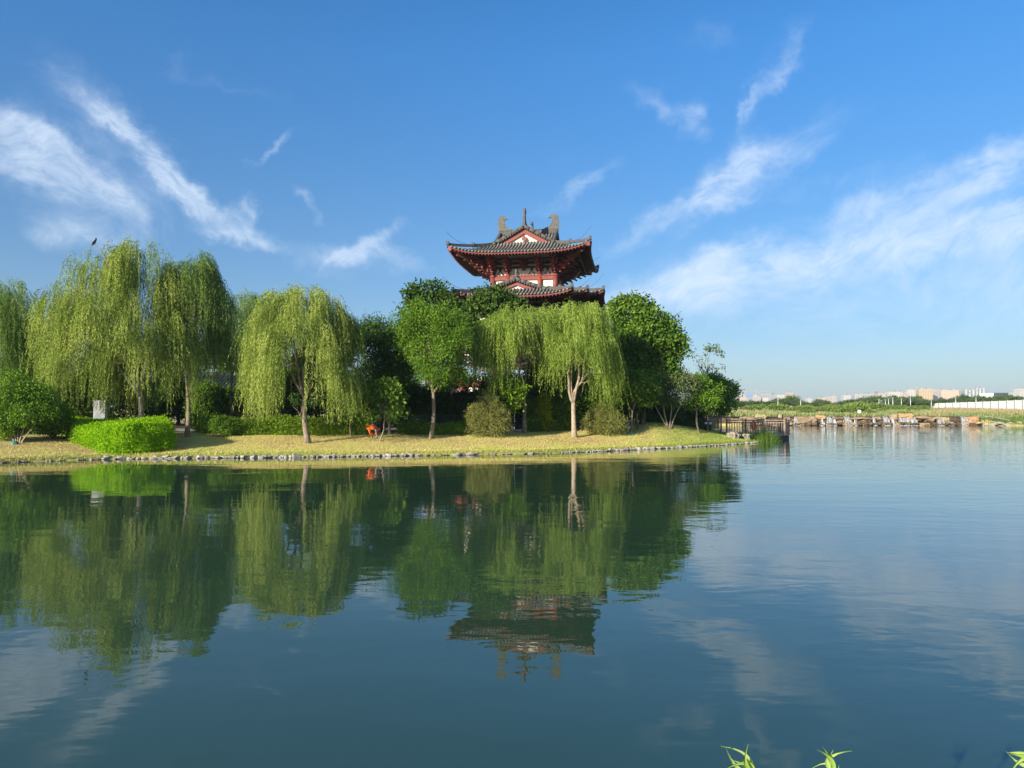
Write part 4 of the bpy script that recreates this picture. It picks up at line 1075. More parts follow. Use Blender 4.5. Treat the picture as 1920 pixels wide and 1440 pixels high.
# bird on the tallest willow
bp_ = at(178, 455, 39.0); br = empty('bird', bp_, 'small black bird perched on the topmost willow twig', 'bird')
g = Geo(); g.tube([(-.17, 0, -.16), (-.08, 0, -.07), (-.02, 0, .02), (.03, 0, .12), (.05, 0, .17), (.055, 0, .22), (.04, 0, .26)], [.012, .035, .065, .055, .036, .042, .015], 10); g.tube([(.06, 0, .225), (.12, 0, .215)], [.014, .003], 6)
g.tube([(0, .02, 0), (0, .02, -.12)], .006, 4); g.tube([(0, -.02, 0), (0, -.02, -.12)], .006, 4)
g.build('body', M['bird'], br, True)
g = Geo()
for s in (-1, 1): g.tube([(.02, s * .05, .11), (-.06, s * .06, .0), (-.15, s * .03, -.13)], [.02, .035, .006], 6)
g.build('wings', M['bird'], br, True)
g = Geo((-bp_.x, -bp_.y, -bp_.z))
tw = Geo(); q0 = Vector(at(205, 500, 39.0)); tw.tube([q0, Vector(at(190, 470, 39.0)), bp_ + Vector((0, 0, -.12)), Vector(at(168, 462, 39.0))], [.03, .02, .012, .006], 5)
o = tw.build('twig', M['bark'])
wroot = [x for x in bpy.data.objects if x.get('label', '').startswith('largest weeping')][0]
o.parent = wroot; o.matrix_parent_inverse = Matrix.Translation(-wroot.location)
# ------------------------------------------------------------------ right end: kiosk, bollards, boulders, deck
p = gp(1317, 811.5); Yk = 60.0
b_ = on_ground(1316, Yk)
kb = empty('utility_box', b_, 'dark red utility box beside the leaning tree near the deck', 'box')
hk = max(.9, at(1316, 786, Yk).z - b_.z)
g = Geo(); g.box((0, 0, hk / 2), (.62, .5, hk)); g.build('body', M['redd'], kb)
g = Geo(); g.box((0, 0, hk + .03), (.72, .6, .06)); g.build('lid', M['woodd'], kb)
g = Geo(); g.box((0, -.26, hk * .5), (.46, .02, hk * .7)); g.build('door', M['redd'], kb)
for u in (1323, 1331):
    b_ = on_ground(u, 56.5); h = at(u, 792, 56.5).z - b_.z; h = max(h, .7)
    bo = empty('bollard', b_, ('left' if u == 1323 else 'right') + ' one of two brown posts with white tops near the deck', 'bollard', 'brown posts by the deck')
    g = Geo(); g.tube([(0, 0, 0), (0, 0, h - .15)], .09, 10); g.build('post', M['redd'], bo, True)
    g = Geo(); g.tube([(0, 0, h - .15), (0, 0, h - .02), (0, 0, h)], [.11, .11, .06], 10); g.build('cap', M['white'], bo, True)
b_ = on_ground(1338, 63); pn = empty('screen_panel', b_, 'beige screen panel standing behind the brown posts', 'screen')
h = at(1338, 779, 63).z - b_.z
g = Geo()
for i in range(8): g.box((-.42 + i * .12, 0, h / 2 + .1), (.10, .04, h - .2))
g.build('slats', M['wood'], pn); g = Geo(); g.box((0, .04, .12), (1.05, .05, .08)); g.box((0, .04, h - .1), (1.05, .05, .08)); g.build('rails', M['wood'], pn)
RB = [rock_mesh(23 + i * 3, 1.3, 1, .8, 3, .7) for i in range(4)]
for m_ in RB: m_.materials.append(M['stone'])
for (u, Y, s, lab) in ((1373, 55.6, .70, 'mottled pale boulder at the right end of the lawn, left of its pair'), (1397, 56.4, .62, 'grey boulder at the right end of the lawn, right of its pair'), (1384, 56.6, .42, 'small stone tucked between the two lawn boulders')):
    o = bpy.data.objects.new('boulder', random.choice(RB)); COL.objects.link(o); b_ = on_ground(u, Y)
    o.location = b_ + Vector((0, 0, s * .28)); o.scale = (s, s * .9, s * 1.1); o.rotation_euler = (0, 0, random.uniform(0, 6)); tag(o, lab, 'boulder')
# deck platform: a polygon over the water behind the lawn tip
DZ = 0.40
def dk(u, Y): return ((u - 960) / F * Y, Y)
dp = [dk(1362, 62.5), dk(1470, 62.0), dk(1478, 63.2), dk(1462, 71.0), dk(1372, 71.0)]
b0 = Vector((dp[0][0], dp[0][1], 0))
de = empty('timber_deck', (dp[1][0] - 2, dp[1][1] + 3, -1.2), 'timber viewing deck over the water at the tip of the lawn', 'deck')
dl = Vector(de.location)
g = Geo(-dl); g.prism(dp, DZ - .06, DZ); g.build('planking', M['wood'], de)
g = Geo(-dl)
for i in range(5):
    a, c = Vector((*dp[i], DZ - .25)), Vector((*dp[(i + 1) % 5], DZ - .25)); cen = Vector((dl.x, dl.y, DZ - .25)); a = a.lerp(cen, .012); c = c.lerp(cen, .012); g.beam(a, c, .12, .38)
g.build('fascia', M['woodd'], de)
for (u, Y) in ((1380, 63.2), (1410, 63.2), (1440, 63.0), (1468, 63.2), (1458, 69), (1420, 69)):
    x, y = dk(u, Y); g = Geo(-dl); g.tube([(x, y, -1.4), (x, y, DZ - .3)], .13, 8); g.build('pile', M['woodd'], de, True)
RH = 1.28
def railing(a, c, label, group='deck railings'):
    a, c = Vector((*a, DZ)), Vector((*c, DZ)); L = (c - a).length; r_ = empty('railing', a, label, 'railing', group)
    nseg = max(1, int(round(L / 1.6)))
    for i in range(nseg + 1):
        p = a.lerp(c, i / nseg); g = Geo(-a); g.box(p + Vector((0, 0, RH / 2 + .03)), (.12, .12, RH + .06)); g.build('post', M['wood'], r_)
    g = Geo(-a); g.beam(a + Vector((0, 0, RH - .05)), c + Vector((0, 0, RH - .05)), .10, .08); g.beam(a + Vector((0, 0, RH - .25)), c + Vector((0, 0, RH - .25)), .05, .06); g.beam(a + Vector((0, 0, .14)), c + Vector((0, 0, .14)), .05, .08); g.build('rails', M['wood'], r_)
    nb = int(L / .21)
    for i in range(1, nb):
        p = a.lerp(c, i / nb); g = Geo(-a); g.box(p + Vector((0, 0, RH * .5)), (.045, .045, RH - .35)); g.build('baluster', M['wood'], r_)
railing(dp[0], dp[1], 'front wooden railing of the deck facing the lake'); railing((dp[1][0] + .05, dp[1][1] + .1), dp[2], 'short corner railing at the outer end of the deck')
railing((dp[2][0], dp[2][1] + .15), dp[3], 'side railing of the deck facing the waterfall'); railing((dp[3][0] - .15, dp[3][1]), dp[4], 'rear railing of the deck')
x, y = dk(1412, 61.8); ring('life_ring', 'orange life ring hung sideways on the front deck railing', (x, y, DZ + .80), .36, (0, 0, R(55)))
for i, u in enumerate((1398, 1403, 1408)):
    x, y = dk(u, 62.6); g = Geo(); g.tube([(0, 0, 0), (0, 0, .2), (0, 0, .26)], [.10, .10, .04], 8); o = g.build('deck_light', M['white']); o.location = (x, y, DZ); tag(o, 'small white floor lamp in a row on the deck beside the orange ring', 'lamp', 'white floor lamps on the deck')
# grassy clumps
def blades(name, label, cat, base, w, h, n, mat, group=None, wid=.03, spread=.5, kind=None, d=None):
    base = np.array(base); d = d or w
    x = rng.normal(size=n) * w * .24; y = rng.normal(size=n) * d * .24; z = gz(base[0] + x, base[1] + y)
    P0 = np.stack([base[0] + x, base[1] + y, z - .03], 1); H = h * rng.uniform(.55, 1.05, n) * np.exp(-(x / w) ** 2 * 2)
    dr = np.stack([x / w * 1.2 + rng.normal(size=n) * spread * .4, rng.normal(size=n) * spread * .4, np.ones(n)], 1)
    Q = []; p = P0; S = 4
    side = unit(np.stack([rng.normal(size=n), rng.normal(size=n) * .6, np.zeros(n)], 1))
    for s in range(S):
        dr2 = unit(dr + np.array((0, 0, -1)) * (.14 * s * s * spread)); q = p + dr2 * (H / S)[:, None]
        w0, w1 = wid * (1 - s / S * .6), wid * (1 - (s + 1) / S * .9) if s < S - 1 else .002
        Q.append(np.stack([p - side * w0 / 2, p + side * w0 / 2, q + side * w1 / 2, q - side * w1 / 2], 1)); p = q
        dr = dr + np.stack([dr[:, 0] * .5, dr[:, 1] * .5, np.zeros(n)], 1) * spread
    V = np.concatenate(Q) - base; att = np.tile(rng.random(n), S)
    if kind:
        o = link(name, quads_mesh(name, V, att), M[mat]); o.location = base; return tag(o, label, cat, kind=kind)
    r_ = empty(name, base, label, cat, group); link('foliage', quads_mesh('foliage', V, att), M[mat], r_); return r_
blades('reed_clump', 'tall green reed clump in front of the deck at the tip of the lawn', 'reeds', (19.4, 57.2, .1), 1.5, 1.35, 900, 'reed')
blades('reed_clump', 'lower reed clump right of the tall one under the deck corner', 'reeds', (20.3, 58.4, .05), 1.3, .85, 700, 'reed')
blades('reed_clump', 'thin yellowish reed clump left of the tall one', 'reeds', (17.8, 57.0, .1), .8, .95, 160, 'reed')
# short turf over the lawn
n = 90000
uu = rng.random(n); uX = rng.uniform(-30, 20.5, n); shy = np.interp(uX, [p[0] for p in SH], [p[1] for p in SH]); yY = shy + .15 + rng.random(n) ** 1.3 * 7.8
zz = gz(uX, yY); hh = rng.uniform(.025, .065, n) * (1 + .9 * (yY - shy < .5))
P0 = np.stack([uX, yY, zz], 1); D0 = unit(np.stack([rng.normal(size=n) * .5, rng.normal(size=n) * .5, np.ones(n)], 1)); 
V = leaf_quads(P0, D0, rdir(n), hh * 1.4, np.full(n, .016))
att = np.clip(.25 + .5 * sstep(5, 15, uX) + .5 * (vnoise(uX, yY, .8, 4) - .5) + rng.normal(size=n) * .2 + .3 * (yY - shy < .8), 0, 1)
tm, nn, b = new_mat('turf'); ata = nn.node('ShaderNodeAttribute', attribute_name='v')
nn.l.new(nn.ramp(ata.outputs['Fac'], [(0.0, (.48, .35, .15)), (.4, (.55, .48, .14)), (.7, (.40, .44, .075)), (1.0, (.23, .31, .045))]), b.inputs['Base Color']); b.inputs['Roughness'].default_value = .9; b.inputs['Specular IOR Level'].default_value = .1
o = link('turf', quads_mesh('turf', V, att), tm); tag(o, 'short patchy dry grass covering the bank', 'grass', kind='stuff')
# ------------------------------------------------------------------ waterfall and rocks
FALL_Y = 135.6
fw, nf, b = new_mat('falling_water'); tcf = nf.node('ShaderNodeTexCoord')
mpf = nf.node('ShaderNodeMapping'); nf.l.new(tcf.outputs['Object'], mpf.inputs[0]); mpf.inputs['Scale'].default_value = (5, 5, .5)
nsf = nf.noise(mpf.outputs[0], 1.6, 4, .7)
nf.l.new(nf.ramp(nsf.outputs[0], [(.36, (.10, .085, .065)), (.50, (.24, .23, .21)), (.66, (.55, .56, .55))]), b.inputs['Base Color']); b.inputs['Roughness'].default_value = .35
lg = empty('rock_weir', (60, 136.4, 0), 'long dark stone weir ledge under the falling water across the lake', 'weir')
g = Geo((-60, -136.4, 0)); rd = random.Random(3)
x = 36.0
while x < 84:
    w = rd.uniform(1.2, 3.2); g.box((x + w / 2, 137.0 + rd.uniform(-.1, .3), .55), (w * .98, 1.6, 2.0 + rd.uniform(-.12, .08))); x += w
g.build('ledge', M['rockd'], lg)
g = Geo((-60, -136.4, 0)); g.box((60, 136.75, 1.60), (48, 1.5, .10)); g.build('sill', M['rockd'], lg)
RW = [rock_mesh(40 + i, 1.2, 1, .8, 3, .35) for i in range(5)]
def rock(u, v, wpx, hpx, mat, label, Y=134.8, cat='rock', idx=None, group='rocks of the waterfall'):
    c = at(u, v, Y); me = (RW[idx if idx is not None else rd.randrange(5)]).copy(); me.materials.clear(); me.materials.append(M[mat])
    o = bpy.data.objects.new('rock', me); COL.objects.link(o); o.location = c; o.scale = (wpx * Y / F * 1.1, max(1.2, wpx * Y / F * .6), hpx * Y / F * 1.75)
    o.rotation_euler = (0, rd.uniform(-.08, .08), rd.uniform(-.25, .25)); tag(o, label, cat, group); return o
for (u, v, w, h, mt, lab) in [(1511, 789, 34, 15, 'rockt', 'largest tan boulder bulging out of the waterfall'), (1538, 782, 16, 6, 'rocko', 'flat orange block on the ledge just right of the largest tan boulder'),
        (1426, 781, 18, 7, 'rocky', 'pale yellow block on the ledge above the deck railing'), (1401, 783, 24, 4, 'rockt', 'long flat tan slab above the left part of the deck railing'), (1462, 781, 5, 7, 'rocky', 'small pointed yellow stone on the ledge'),
        (1475, 784, 12, 4, 'rockt', 'low tan stone left of the largest tan boulder'), (1398, 786, 26, 4, 'rockt', 'lower tan slab seen through the deck railing'),
        (1675, 782, 12, 9, 'rockt', 'brown rounded block left of the orange block'), (1697, 780, 24, 8, 'rocko', 'bright orange flat block on the ledge'), (1730, 783, 26, 5, 'rockt', 'long flat brown slab right of the orange block'),
        (1762, 785, 26, 5, 'rocky', 'pale flat slab beside the yellow boulder'), (1774, 787, 16, 8, 'rocky', 'yellow green rounded boulder at the right part of the fall'), (1785, 787, 12, 8, 'rockd', 'dark boulder between yellow and orange ones'),
        (1822, 788, 24, 12, 'rocko', 'wedge shaped orange boulder at the right end of the fall'), (1780, 795, 14, 6, 'granite', 'low grey boulder in the water at the right'), (1745, 786, 10, 5, 'rockt', 'small tan stone before the yellow slab'),
        (1645, 784, 12, 5, 'rockt', 'tan stone left of the wide white fall'), (1625, 785, 20, 4, 'rockt', 'flat tan stone on the middle ledge'), (1573, 792, 12, 6, 'rockt', 'tan block low between two white falls'), (1605, 784, 30, 3, 'rockt', 'thin flat slab on the middle ledge'),
        (1570, 784, 20, 3, 'rockt', 'thin slab on the ledge left of centre'), (1480, 793, 10, 9, 'rockd', 'dark wet rock right of the deck corner'), (1835, 793, 16, 4, 'rocky', 'pale low stone right of the wedge boulder')]:
    rock(u, v, w, h, mt, lab)
for i in range(74):
    u = 1392 + i * 5.9 + rd.uniform(-3, 3)
    if u > 1825: break
    lowr = i % 2
    rock(u, (795 if lowr else 789.5) + rd.uniform(-1.6, 1.6), rd.uniform(5, 13), rd.uniform(3.5, 7), rd.choice(['rockd', 'rockd', 'rockt', 'rockd']), 'wet brown rock in the face of the waterfall', (134.2 if lowr else 135.2) + rd.uniform(-.3, .3), 'rock', group='wet rocks in the waterfall face')
for i in range(16):
    u = 1848 + i * 4.2; rock(u, 797 - (i > 3) * rd.uniform(0, 4) - abs(i - 5) * .1, rd.uniform(4, 8), rd.uniform(2.5, 4), 'stonew', 'white broken stone in the heap at the right bank', 133.5, 'stone', group='heap of white stones on the right bank')
for i in range(9):
    u = 1850 + i * 5; rock(u, 781 + i * .9, 5, 1.6, 'stonew', 'pale stone in the line running down the right bank', 137.5, 'stone', group='line of pale stones on the right bank')
def fall(u0, u1, v0, label, fan=0.0):
    a, c = at(u0, v0, FALL_Y - .5), at(u1, v0, FALL_Y - .5); n = max(6, int((c.x - a.x) / .12)); g = Geo((-(a.x + c.x) / 2, -a.y, 0)); zt = 1.62
    vs = []; S = 6
    for i in range(n + 1):
        t = i / n
        for j in range(S + 1):
            q = j / S; x = a.x + (c.x - a.x) * t + fan * q * q * (t - .3)
            vs.append((x, a.y - .25 - .75 * q ** .6 - .10 * math.sin(x * 9) * q - .12 * rd.random(), zt * (1 - q ** 1.5) + .02))
    g.add(vs, [(i * (S + 1) + j, (i + 1) * (S + 1) + j, (i + 1) * (S + 1) + j + 1, i * (S + 1) + j + 1) for i in range(n) for j in range(S)])
    for i in range(n): g.blob((a.x + (c.x - a.x) * rd.random(), a.y - 1.25 + rd.uniform(-.2, .2), .03), (.22, .15, .10), 6, 4, .3, i)
    o = g.build('waterfall', fw, None, True); o.location = ((a.x + c.x) / 2, a.y, 0); tag(o, label, 'waterfall', 'falls over the weir')
for (u0, u1, v0, lab, fan) in [(1487, 1493, 786, 'white fall left of the largest tan boulder', 2.2), (1535, 1539, 787, 'thin white fall just right of the largest tan boulder', .5), (1547, 1555, 787, 'white fall left of centre', .7), (1558, 1563, 787, 'narrow white fall beside the tan block', .4), (1580, 1590, 787, 'broad foaming fall near the middle of the weir', 1.2), (1598, 1602, 787, 'thin trickle right of the foaming middle fall', .4),
        (1651, 1662, 787, 'grey white fall left of the widest one', .4), (1666, 1672, 787, 'narrow fall just left of the widest one', .4), (1681, 1712, 787, 'widest white fall under the bright orange block', .9), (1752, 1763, 790, 'white fall left of the yellow boulder', .6), (1798, 1807, 788, 'white fall splashing beside the orange wedge boulder', 1.3), (1633, 1637, 788, 'faint narrow fall right of the middle', .3)]:
    fall(u0, u1, v0, lab, fan)
# stream above the weir
g = Geo(); g.add([(36, 137.6, 1.66), (84, 137.6, 1.66), (80, 141, 1.66), (38, 141, 1.66)], [(0, 1, 2, 3)]); tag(g.build('stream_water', wm), kind='structure')
# ------------------------------------------------------------------ far vegetation
def proto(name, w, h, mat, n, leaf, trunk=True):
    root = bpy.data.objects.new(name, None); COL.objects.link(root)
    LW = [(np.array((0, 0, h * .6)), w * .42, h * .36, w * .42)]
    for k in range(5):
        a = rng.uniform(0, 6.28); LW.append((np.array((math.cos(a) * w * .26, math.sin(a) * w * .26, h * rng.uniform(.4, .78))), w * .25, h * .2, w * .25))
    if not trunk: LW = [(c * np.array((1, 1, .72)), a, b_, d) for c, a, b_, d in LW]
    leafy('crown', LW, mat, n, w * .05, 8, leaf, .1, (0, 0, 0), root, .5)
    if trunk:
        g = Geo(); g.tube([(0, 0, -.3), (.05, 0, h * .3), (0, .1, h * .7)], [w * .035, w * .028, w * .012], 7); g.build('trunk', M['barkd'], root, True)
    return root
FT = [proto('tree', 6.5 + i, 8.0, 'fartree', 330, (.55, .38)) for i in range(3)]
FS = [proto('shrub', 4.5, 3.0, 'farshrub', 260, (.40, .22), False) for i in range(2)]
used = set()
def scatter(protos, pts, label, cat, group):
    for i, (x, y, s, sz) in enumerate(pts):
        p = protos[i % len(protos)]
        if p.name in used: o = copy_tree(p)
        else: used.add(p.name); o = p
        o.location = (x, y, gz1(x, y) - .05); o.scale = (s, s, sz); o.rotation_euler = (0, 0, rd.uniform(0, 6.28))
        tag(o, label if isinstance(label, str) else label(i), cat, group)
pts = []
prof = [(1380, 752), (1410, 752), (1440, 755), (1462, 748), (1485, 745), (1500, 752), (1515, 757), (1530, 749), (1550, 753), (1570, 757), (1590, 750), (1610, 746), (1640, 743), (1680, 744), (1720, 745), (1745, 752), (1780, 748), (1800, 744), (1830, 746), (1860, 746), (1890, 742), (1930, 747)]
u = 1300.0
while u < 1990:
    vt = np.interp(u, [p[0] for p in prof], [p[1] for p in prof]) + rd.uniform(-1.5, 2.5); Yt = rd.uniform(255, 330)
    c = at(u, vt, Yt); h = (c.z - gz1(c.x, Yt)) * rd.choice((1.0, 1.06, .82, .92))
    pts.append((c.x, Yt, rd.uniform(.55, 1.2), h / 7.4)); u += rd.uniform(5, 9.5)
scatter(FT, pts, 'dark green tree in the distant line of trees beyond the waterfall', 'tree', 'distant line of trees')
pts = []
for i in range(64):
    u = rd.uniform(1372, 1735) if i < 50 else rd.uniform(1735, 1900); Yt = rd.uniform(150, 235); c = at(u, 770, Yt); x = c.x
    tall = 1.0 + .9 * math.exp(-((u - 1600) / 60) ** 2) + .5 * math.exp(-((u - 1450) / 40) ** 2); s = rd.uniform(.5, 1.35) * (1 if u < 1735 else .5)
    pts.append((x, Yt, s, s * tall * (.45 if u < 1735 else .3)))
scatter(FS, pts, 'light green shrub on the rough ground between waterfall and tree line', 'shrub', 'light green shrubs beyond the waterfall')
# rough grass behind the falls
n = 42000; gx = rng.uniform(34, 150, n); gy = 138.5 + rng.random(n) ** 1.5 * 105; zz = gz(gx, gy)
V = leaf_quads(np.stack([gx, gy, zz - .05], 1), unit(np.stack([rng.normal(size=n) * .35, rng.normal(size=n) * .35, np.ones(n)], 1)), rdir(n), rng.uniform(.35, .95, n), rng.uniform(.08, .22, n))
att = np.clip(vnoise(gx, gy, .09, 6) * 1.1 - .05 + rng.normal(size=n) * .12 - .25 * sstep(80, 95, gx), 0, 1)
rm, nn, b = new_mat('rough_grass'); ata = nn.node('ShaderNodeAttribute', attribute_name='v')
nn.l.new(nn.ramp(ata.outputs['Fac'], [(0.0, (.32, .21, .13)), (.22, (.26, .215, .10)), (.4, (.17, .21, .06)), (1.0, (.09, .16, .04))]), b.inputs['Base Color']); b.inputs['Roughness'].default_value = .9
tag(link('rough_grass', quads_mesh('rough_grass', V, att), rm), 'tall rough grass, green and reddish brown, beyond the waterfall', 'grass', kind='stuff')
n = 9000; gx = rng.uniform(84, 110, n); gy = 126 + rng.random(n) * 14; dd = seg_dist(gx, gy, LAKE); ok = dd > .2; gx, gy = gx[ok], gy[ok]; n = len(gx)
V = leaf_quads(np.stack([gx, gy, gz(gx, gy) - .03], 1), unit(np.stack([rng.normal(size=n) * .4, rng.normal(size=n) * .4, np.ones(n)], 1)), rdir(n), rng.uniform(.2, .5, n), rng.uniform(.06, .16, n))
tag(link('bank_grass', quads_mesh('bank_grass', V, rng.random(n)), M['reed']), 'green grass on the right bank beside the white stones', 'grass', kind='stuff')
# ------------------------------------------------------------------ white wall, lamps, gate building
Yw0, Yw1 = 262.0, 175.0
wl_ = empty('perimeter_wall', (at(1750, 768, Yw0).x, Yw0, gz1(at(1750, 768, Yw0).x, Yw0)), 'long white panelled wall with grey piers running to the right edge', 'wall')
o0 = Vector(wl_.location); N_ = 15
for i in range(N_):
    def P(t):
        u = 1750 + 215 * t ** 1.08; Yq = Yw0 + (Yw1 - Yw0) * t; return Vector((at(u, 768, Yq).x, Yq, 0))
    a, c = P(i / N_), P((i + 1) / N_); za = 2.9 + .0 * i; H = 2.75
    g = Geo(-o0); g.beam(a + Vector((0, 0, za + H / 2)), c + Vector((0, 0, za + H / 2)), .2, H); g.build('panel', M['white'], wl_)
    g = Geo(-o0); g.box(a + Vector((0, 0, za + H / 2)), (.75, .45, H + .18), rz=math.atan2(c.y - a.y, c.x - a.x)); g.build('pier', M['grey_p'], wl_)
def lamp(u, vt, Yl, arm, label):
    b_ = on_ground(u, Yl); h = at(u, vt, Yl).z - b_.z; r_ = empty('street_lamp', b_, label, 'street lamp', 'street lamps beyond the waterfall')
    g = Geo(); g.tube([(0, 0, 0), (0, 0, h)], [.16, .09], 8); g.build('pole', M['steel'], r_, True)
    if arm:
        g = Geo(); g.tube([(0, 0, h - .2), (-.8, 0, h + .5), (-1.6, 0, h + 1.1)], [.08, .07, .06], 6); g.build('arm', M['grey_p'], r_, True)
        g = Geo(); g.box((-1.7, 0, h + 1.18), (1.3, .35, .16), rot=Matrix.Rotation(R(38), 3, 'Y')); g.build('lamp_head', M['grey_p'], r_)
    else:
        g = Geo(); g.box((0, 0, h + .05), (.5, .3, .18)); g.build('lamp_head', M['grey_p'], r_)
for u, vt, Yl, arm, lab in [(1458.5, 749, 240, 0, 'leftmost street lamp, a plain pale pole above the deck railing'), (1501, 748, 245, 1, 'street lamp with slanting arm above the largest tan boulder'), (1602, 757, 235, 0, 'short pale pole before the middle trees'), (1648, 749, 250, 0, 'pale pole left of the glass roofed block'),
        (1652, 752, 252, 0, 'second thin pale pole left of the glass roofed block'), (1660, 750, 250, 0, 'third thin pale pole left of the glass roofed block'), (1666, 748, 248, 0, 'fourth thin pale pole left of the glass roofed block'), (1674, 746, 240, 0, 'fifth pale pole under the glass roofed block'), (1690, 748, 244, 0, 'pale pole between glass block and slanting lamp'),
        (1707, 744, 236, 1, 'street lamp with slanting arm in front of the yellow striped block'), (1746, 750, 250, 0, 'pole at the left end of the white wall'), (1792, 746, 245, 0, 'pole rising behind the white wall, third panel'), (1830, 744, 240, 1, 'street lamp with slanting arm behind the white wall')]:
    lamp(u, vt, Yl, arm, lab)
for i, (u0, u1) in enumerate(((1468, 1474), (1478, 1480), (1484, 1496), (1501, 1513), (1516, 1524), (1527, 1531))):
    Yc = 238; a, c = at(u0, 771, Yc), at(u1, 771, Yc); z0 = gz1(a.x, Yc)
    r_ = empty('barrier', ((a.x + c.x) / 2, Yc, z0), 'white low barrier before the tree line, ' + ['leftmost of the row', 'tiny one second from the left', 'long one left of the slanting lamp', 'long one right of the slanting lamp', 'second from the right', 'short rightmost one'][i], 'barrier', 'white barriers before the tree line')
    g = Geo(); g.box((0, 0, at(960, 771, Yc).z - z0), (c.x - a.x, .3, .34)); g.build('rail', M['white'], r_)
    for s in (-1, 1):
        g = Geo(); hq = max(.2, at(960, 771, Yc).z - z0 - .17); g.box((s * (c.x - a.x) * .4, 0, hq / 2), (.12, .12, hq)); g.build('leg', M['grey_p'], r_)
# white dish-like marker by the falls and its post
c = at(1611, 772, 150); z0 = gz1(c.x, 150); r_ = empty('round_marker', (c.x, 150, z0), 'round white disc on a short post in the light green shrubs', 'marker')
g = Geo((-c.x, -150, -z0)); g.tube([(c.x, 149.9, c.z), (c.x, 150.0, c.z)], .36, 14); g.build('disc', M['white'], r_); g = Geo(); g.box((0, .05, (c.z - z0) / 2), (.08, .08, c.z - z0)); g.build('post', M['steel'], r_)
# modern gate building
Yg = 420.0
def bx(g, u0, u1, v0, v1, Yq, dep, dy=0):
    a, c = at(u0, v1, Yq), at(u1, v0, Yq); g.box(((a.x + c.x) / 2, Yq + dep / 2 + dy, (a.z + c.z) / 2), (c.x - a.x, dep, c.z - a.z))
c0 = at(1875, 765, Yg); r_ = empty('gate_building', (c0.x, Yg, 3.0), 'modern white portal building with dark roof slab behind the white wall', 'building'); o0 = Vector(r_.location)
g = Geo(-o0); bx(g, 1856, 1863, 737, 768, Yg, 9); g.build('tower', M['white'], r_)
g = Geo(-o0); bx(g, 1863.05, 1890, 736.5, 744, Yg + .1, 9); g.build('roof_slab', M['glassd'], r_)
g = Geo(-o0); a, c = at(1884, 752, Yg + 2), at(1890, 768, Yg + 2); g.prism([(0, 0), (1, 0), (1, 1)], 0, 0.01); g = Geo(-o0)
bx(g, 1889, 1891, 744, 768, Yg + .2, 8); bx(g, 1886.5, 1889, 750, 768, Yg + .3, 8); g.build('pier', M['white'], r_)
g = Geo(-o0); bx(g, 1868, 1886, 752, 768, Yg + 5, 4); g.build('glazing', M['glassd'], r_)
# ------------------------------------------------------------------ far city
def bmat(name, wall, win, sx=3.2, sz=3.0, rough=.8, vert=False):
    m, n_, b = new_mat(name); t = n_.node('ShaderNodeTexCoord'); sp = n_.node('ShaderNodeSeparateXYZ'); n_.l.new(t.outputs['Object'], sp.inputs[0])
    fx = n_.m('FRACT', n_.m('DIVIDE', n_.m('ADD', n_.m('ADD', sp.outputs[0], sp.outputs[1]), 500.0), sx)); fz = n_.m('FRACT', n_.m('DIVIDE', sp.outputs[2], sz))
    wx = n_.m('GREATER_THAN', fx, .5); wz = n_.m('GREATER_THAN', fz, .45) if not vert else 1.0
    n_.l.new(n_.mix(n_.m('MULTIPLY', wx, wz), wall, win), b.inputs['Base Color']); b.inputs['Roughness'].default_value = rough; return m
BM = {'cream': bmat('cream_facade', (.42, .35, .25), (.19, .17, .16)), 'white': bmat('white_facade', (.45, .42, .36), (.22, .22, .22)), 'grey': bmat('grey_facade', (.32, .31, .29), (.19, .19, .20)), 'pink': bmat('pinkish_facade', (.33, .28, .235), (.20, .175, .16)),
      'yellow': bmat('yellow_facade', (.48, .37, .19), (.25, .18, .11), vert=True), 'orange': bmat('orange_cream_facade', (.46, .38, .28), (.36, .21, .10)), 'glass': bmat('ribbed_grey_facade', (.40, .41, .39), (.14, .17, .18), 7, 3, vert=True), 'blue': pmat('blue_netting', (.10, .30, .60), (.08, .24, .50), .8, .1)}
def tower(u0, u1, vt, mat, label, Yb=1500.0, dep=18, caps=1):
    a, c = at(u0, 770, Yb), at(u1, vt, Yb); z0 = 2.0; w = c.x - a.x; h = c.z - z0
    r_ = empty('apartment_block', ((a.x + c.x) / 2, Yb, z0), label, 'building', 'distant city buildings', rz=rd.uniform(-.2, .05))
    g = Geo(); g.box((0, dep / 2, h / 2), (w, dep, h)); g.build('body', BM[mat], r_)
    g = Geo(); cw = w / (caps * 2 + .6)
    for i in range(caps):
        x = -w / 2 + w * (i + .5) / caps; g.box((x, dep / 2, h + 1.6), (cw, dep * .5, 3.2)); g.box((x, dep / 2, h + 3.5), (cw * 1.2, dep * .6, .5))
    g.build('roof_house', M['grey_p'], r_)
    g = Geo(); g.box((0, .0, h + .45), (w + .5, .5, .9)); g.box((0, dep, h + .45), (w + .5, .5, .9)); g.build('parapet', BM['white'] if mat != 'white' else BM['cream'], r_)
    return r_
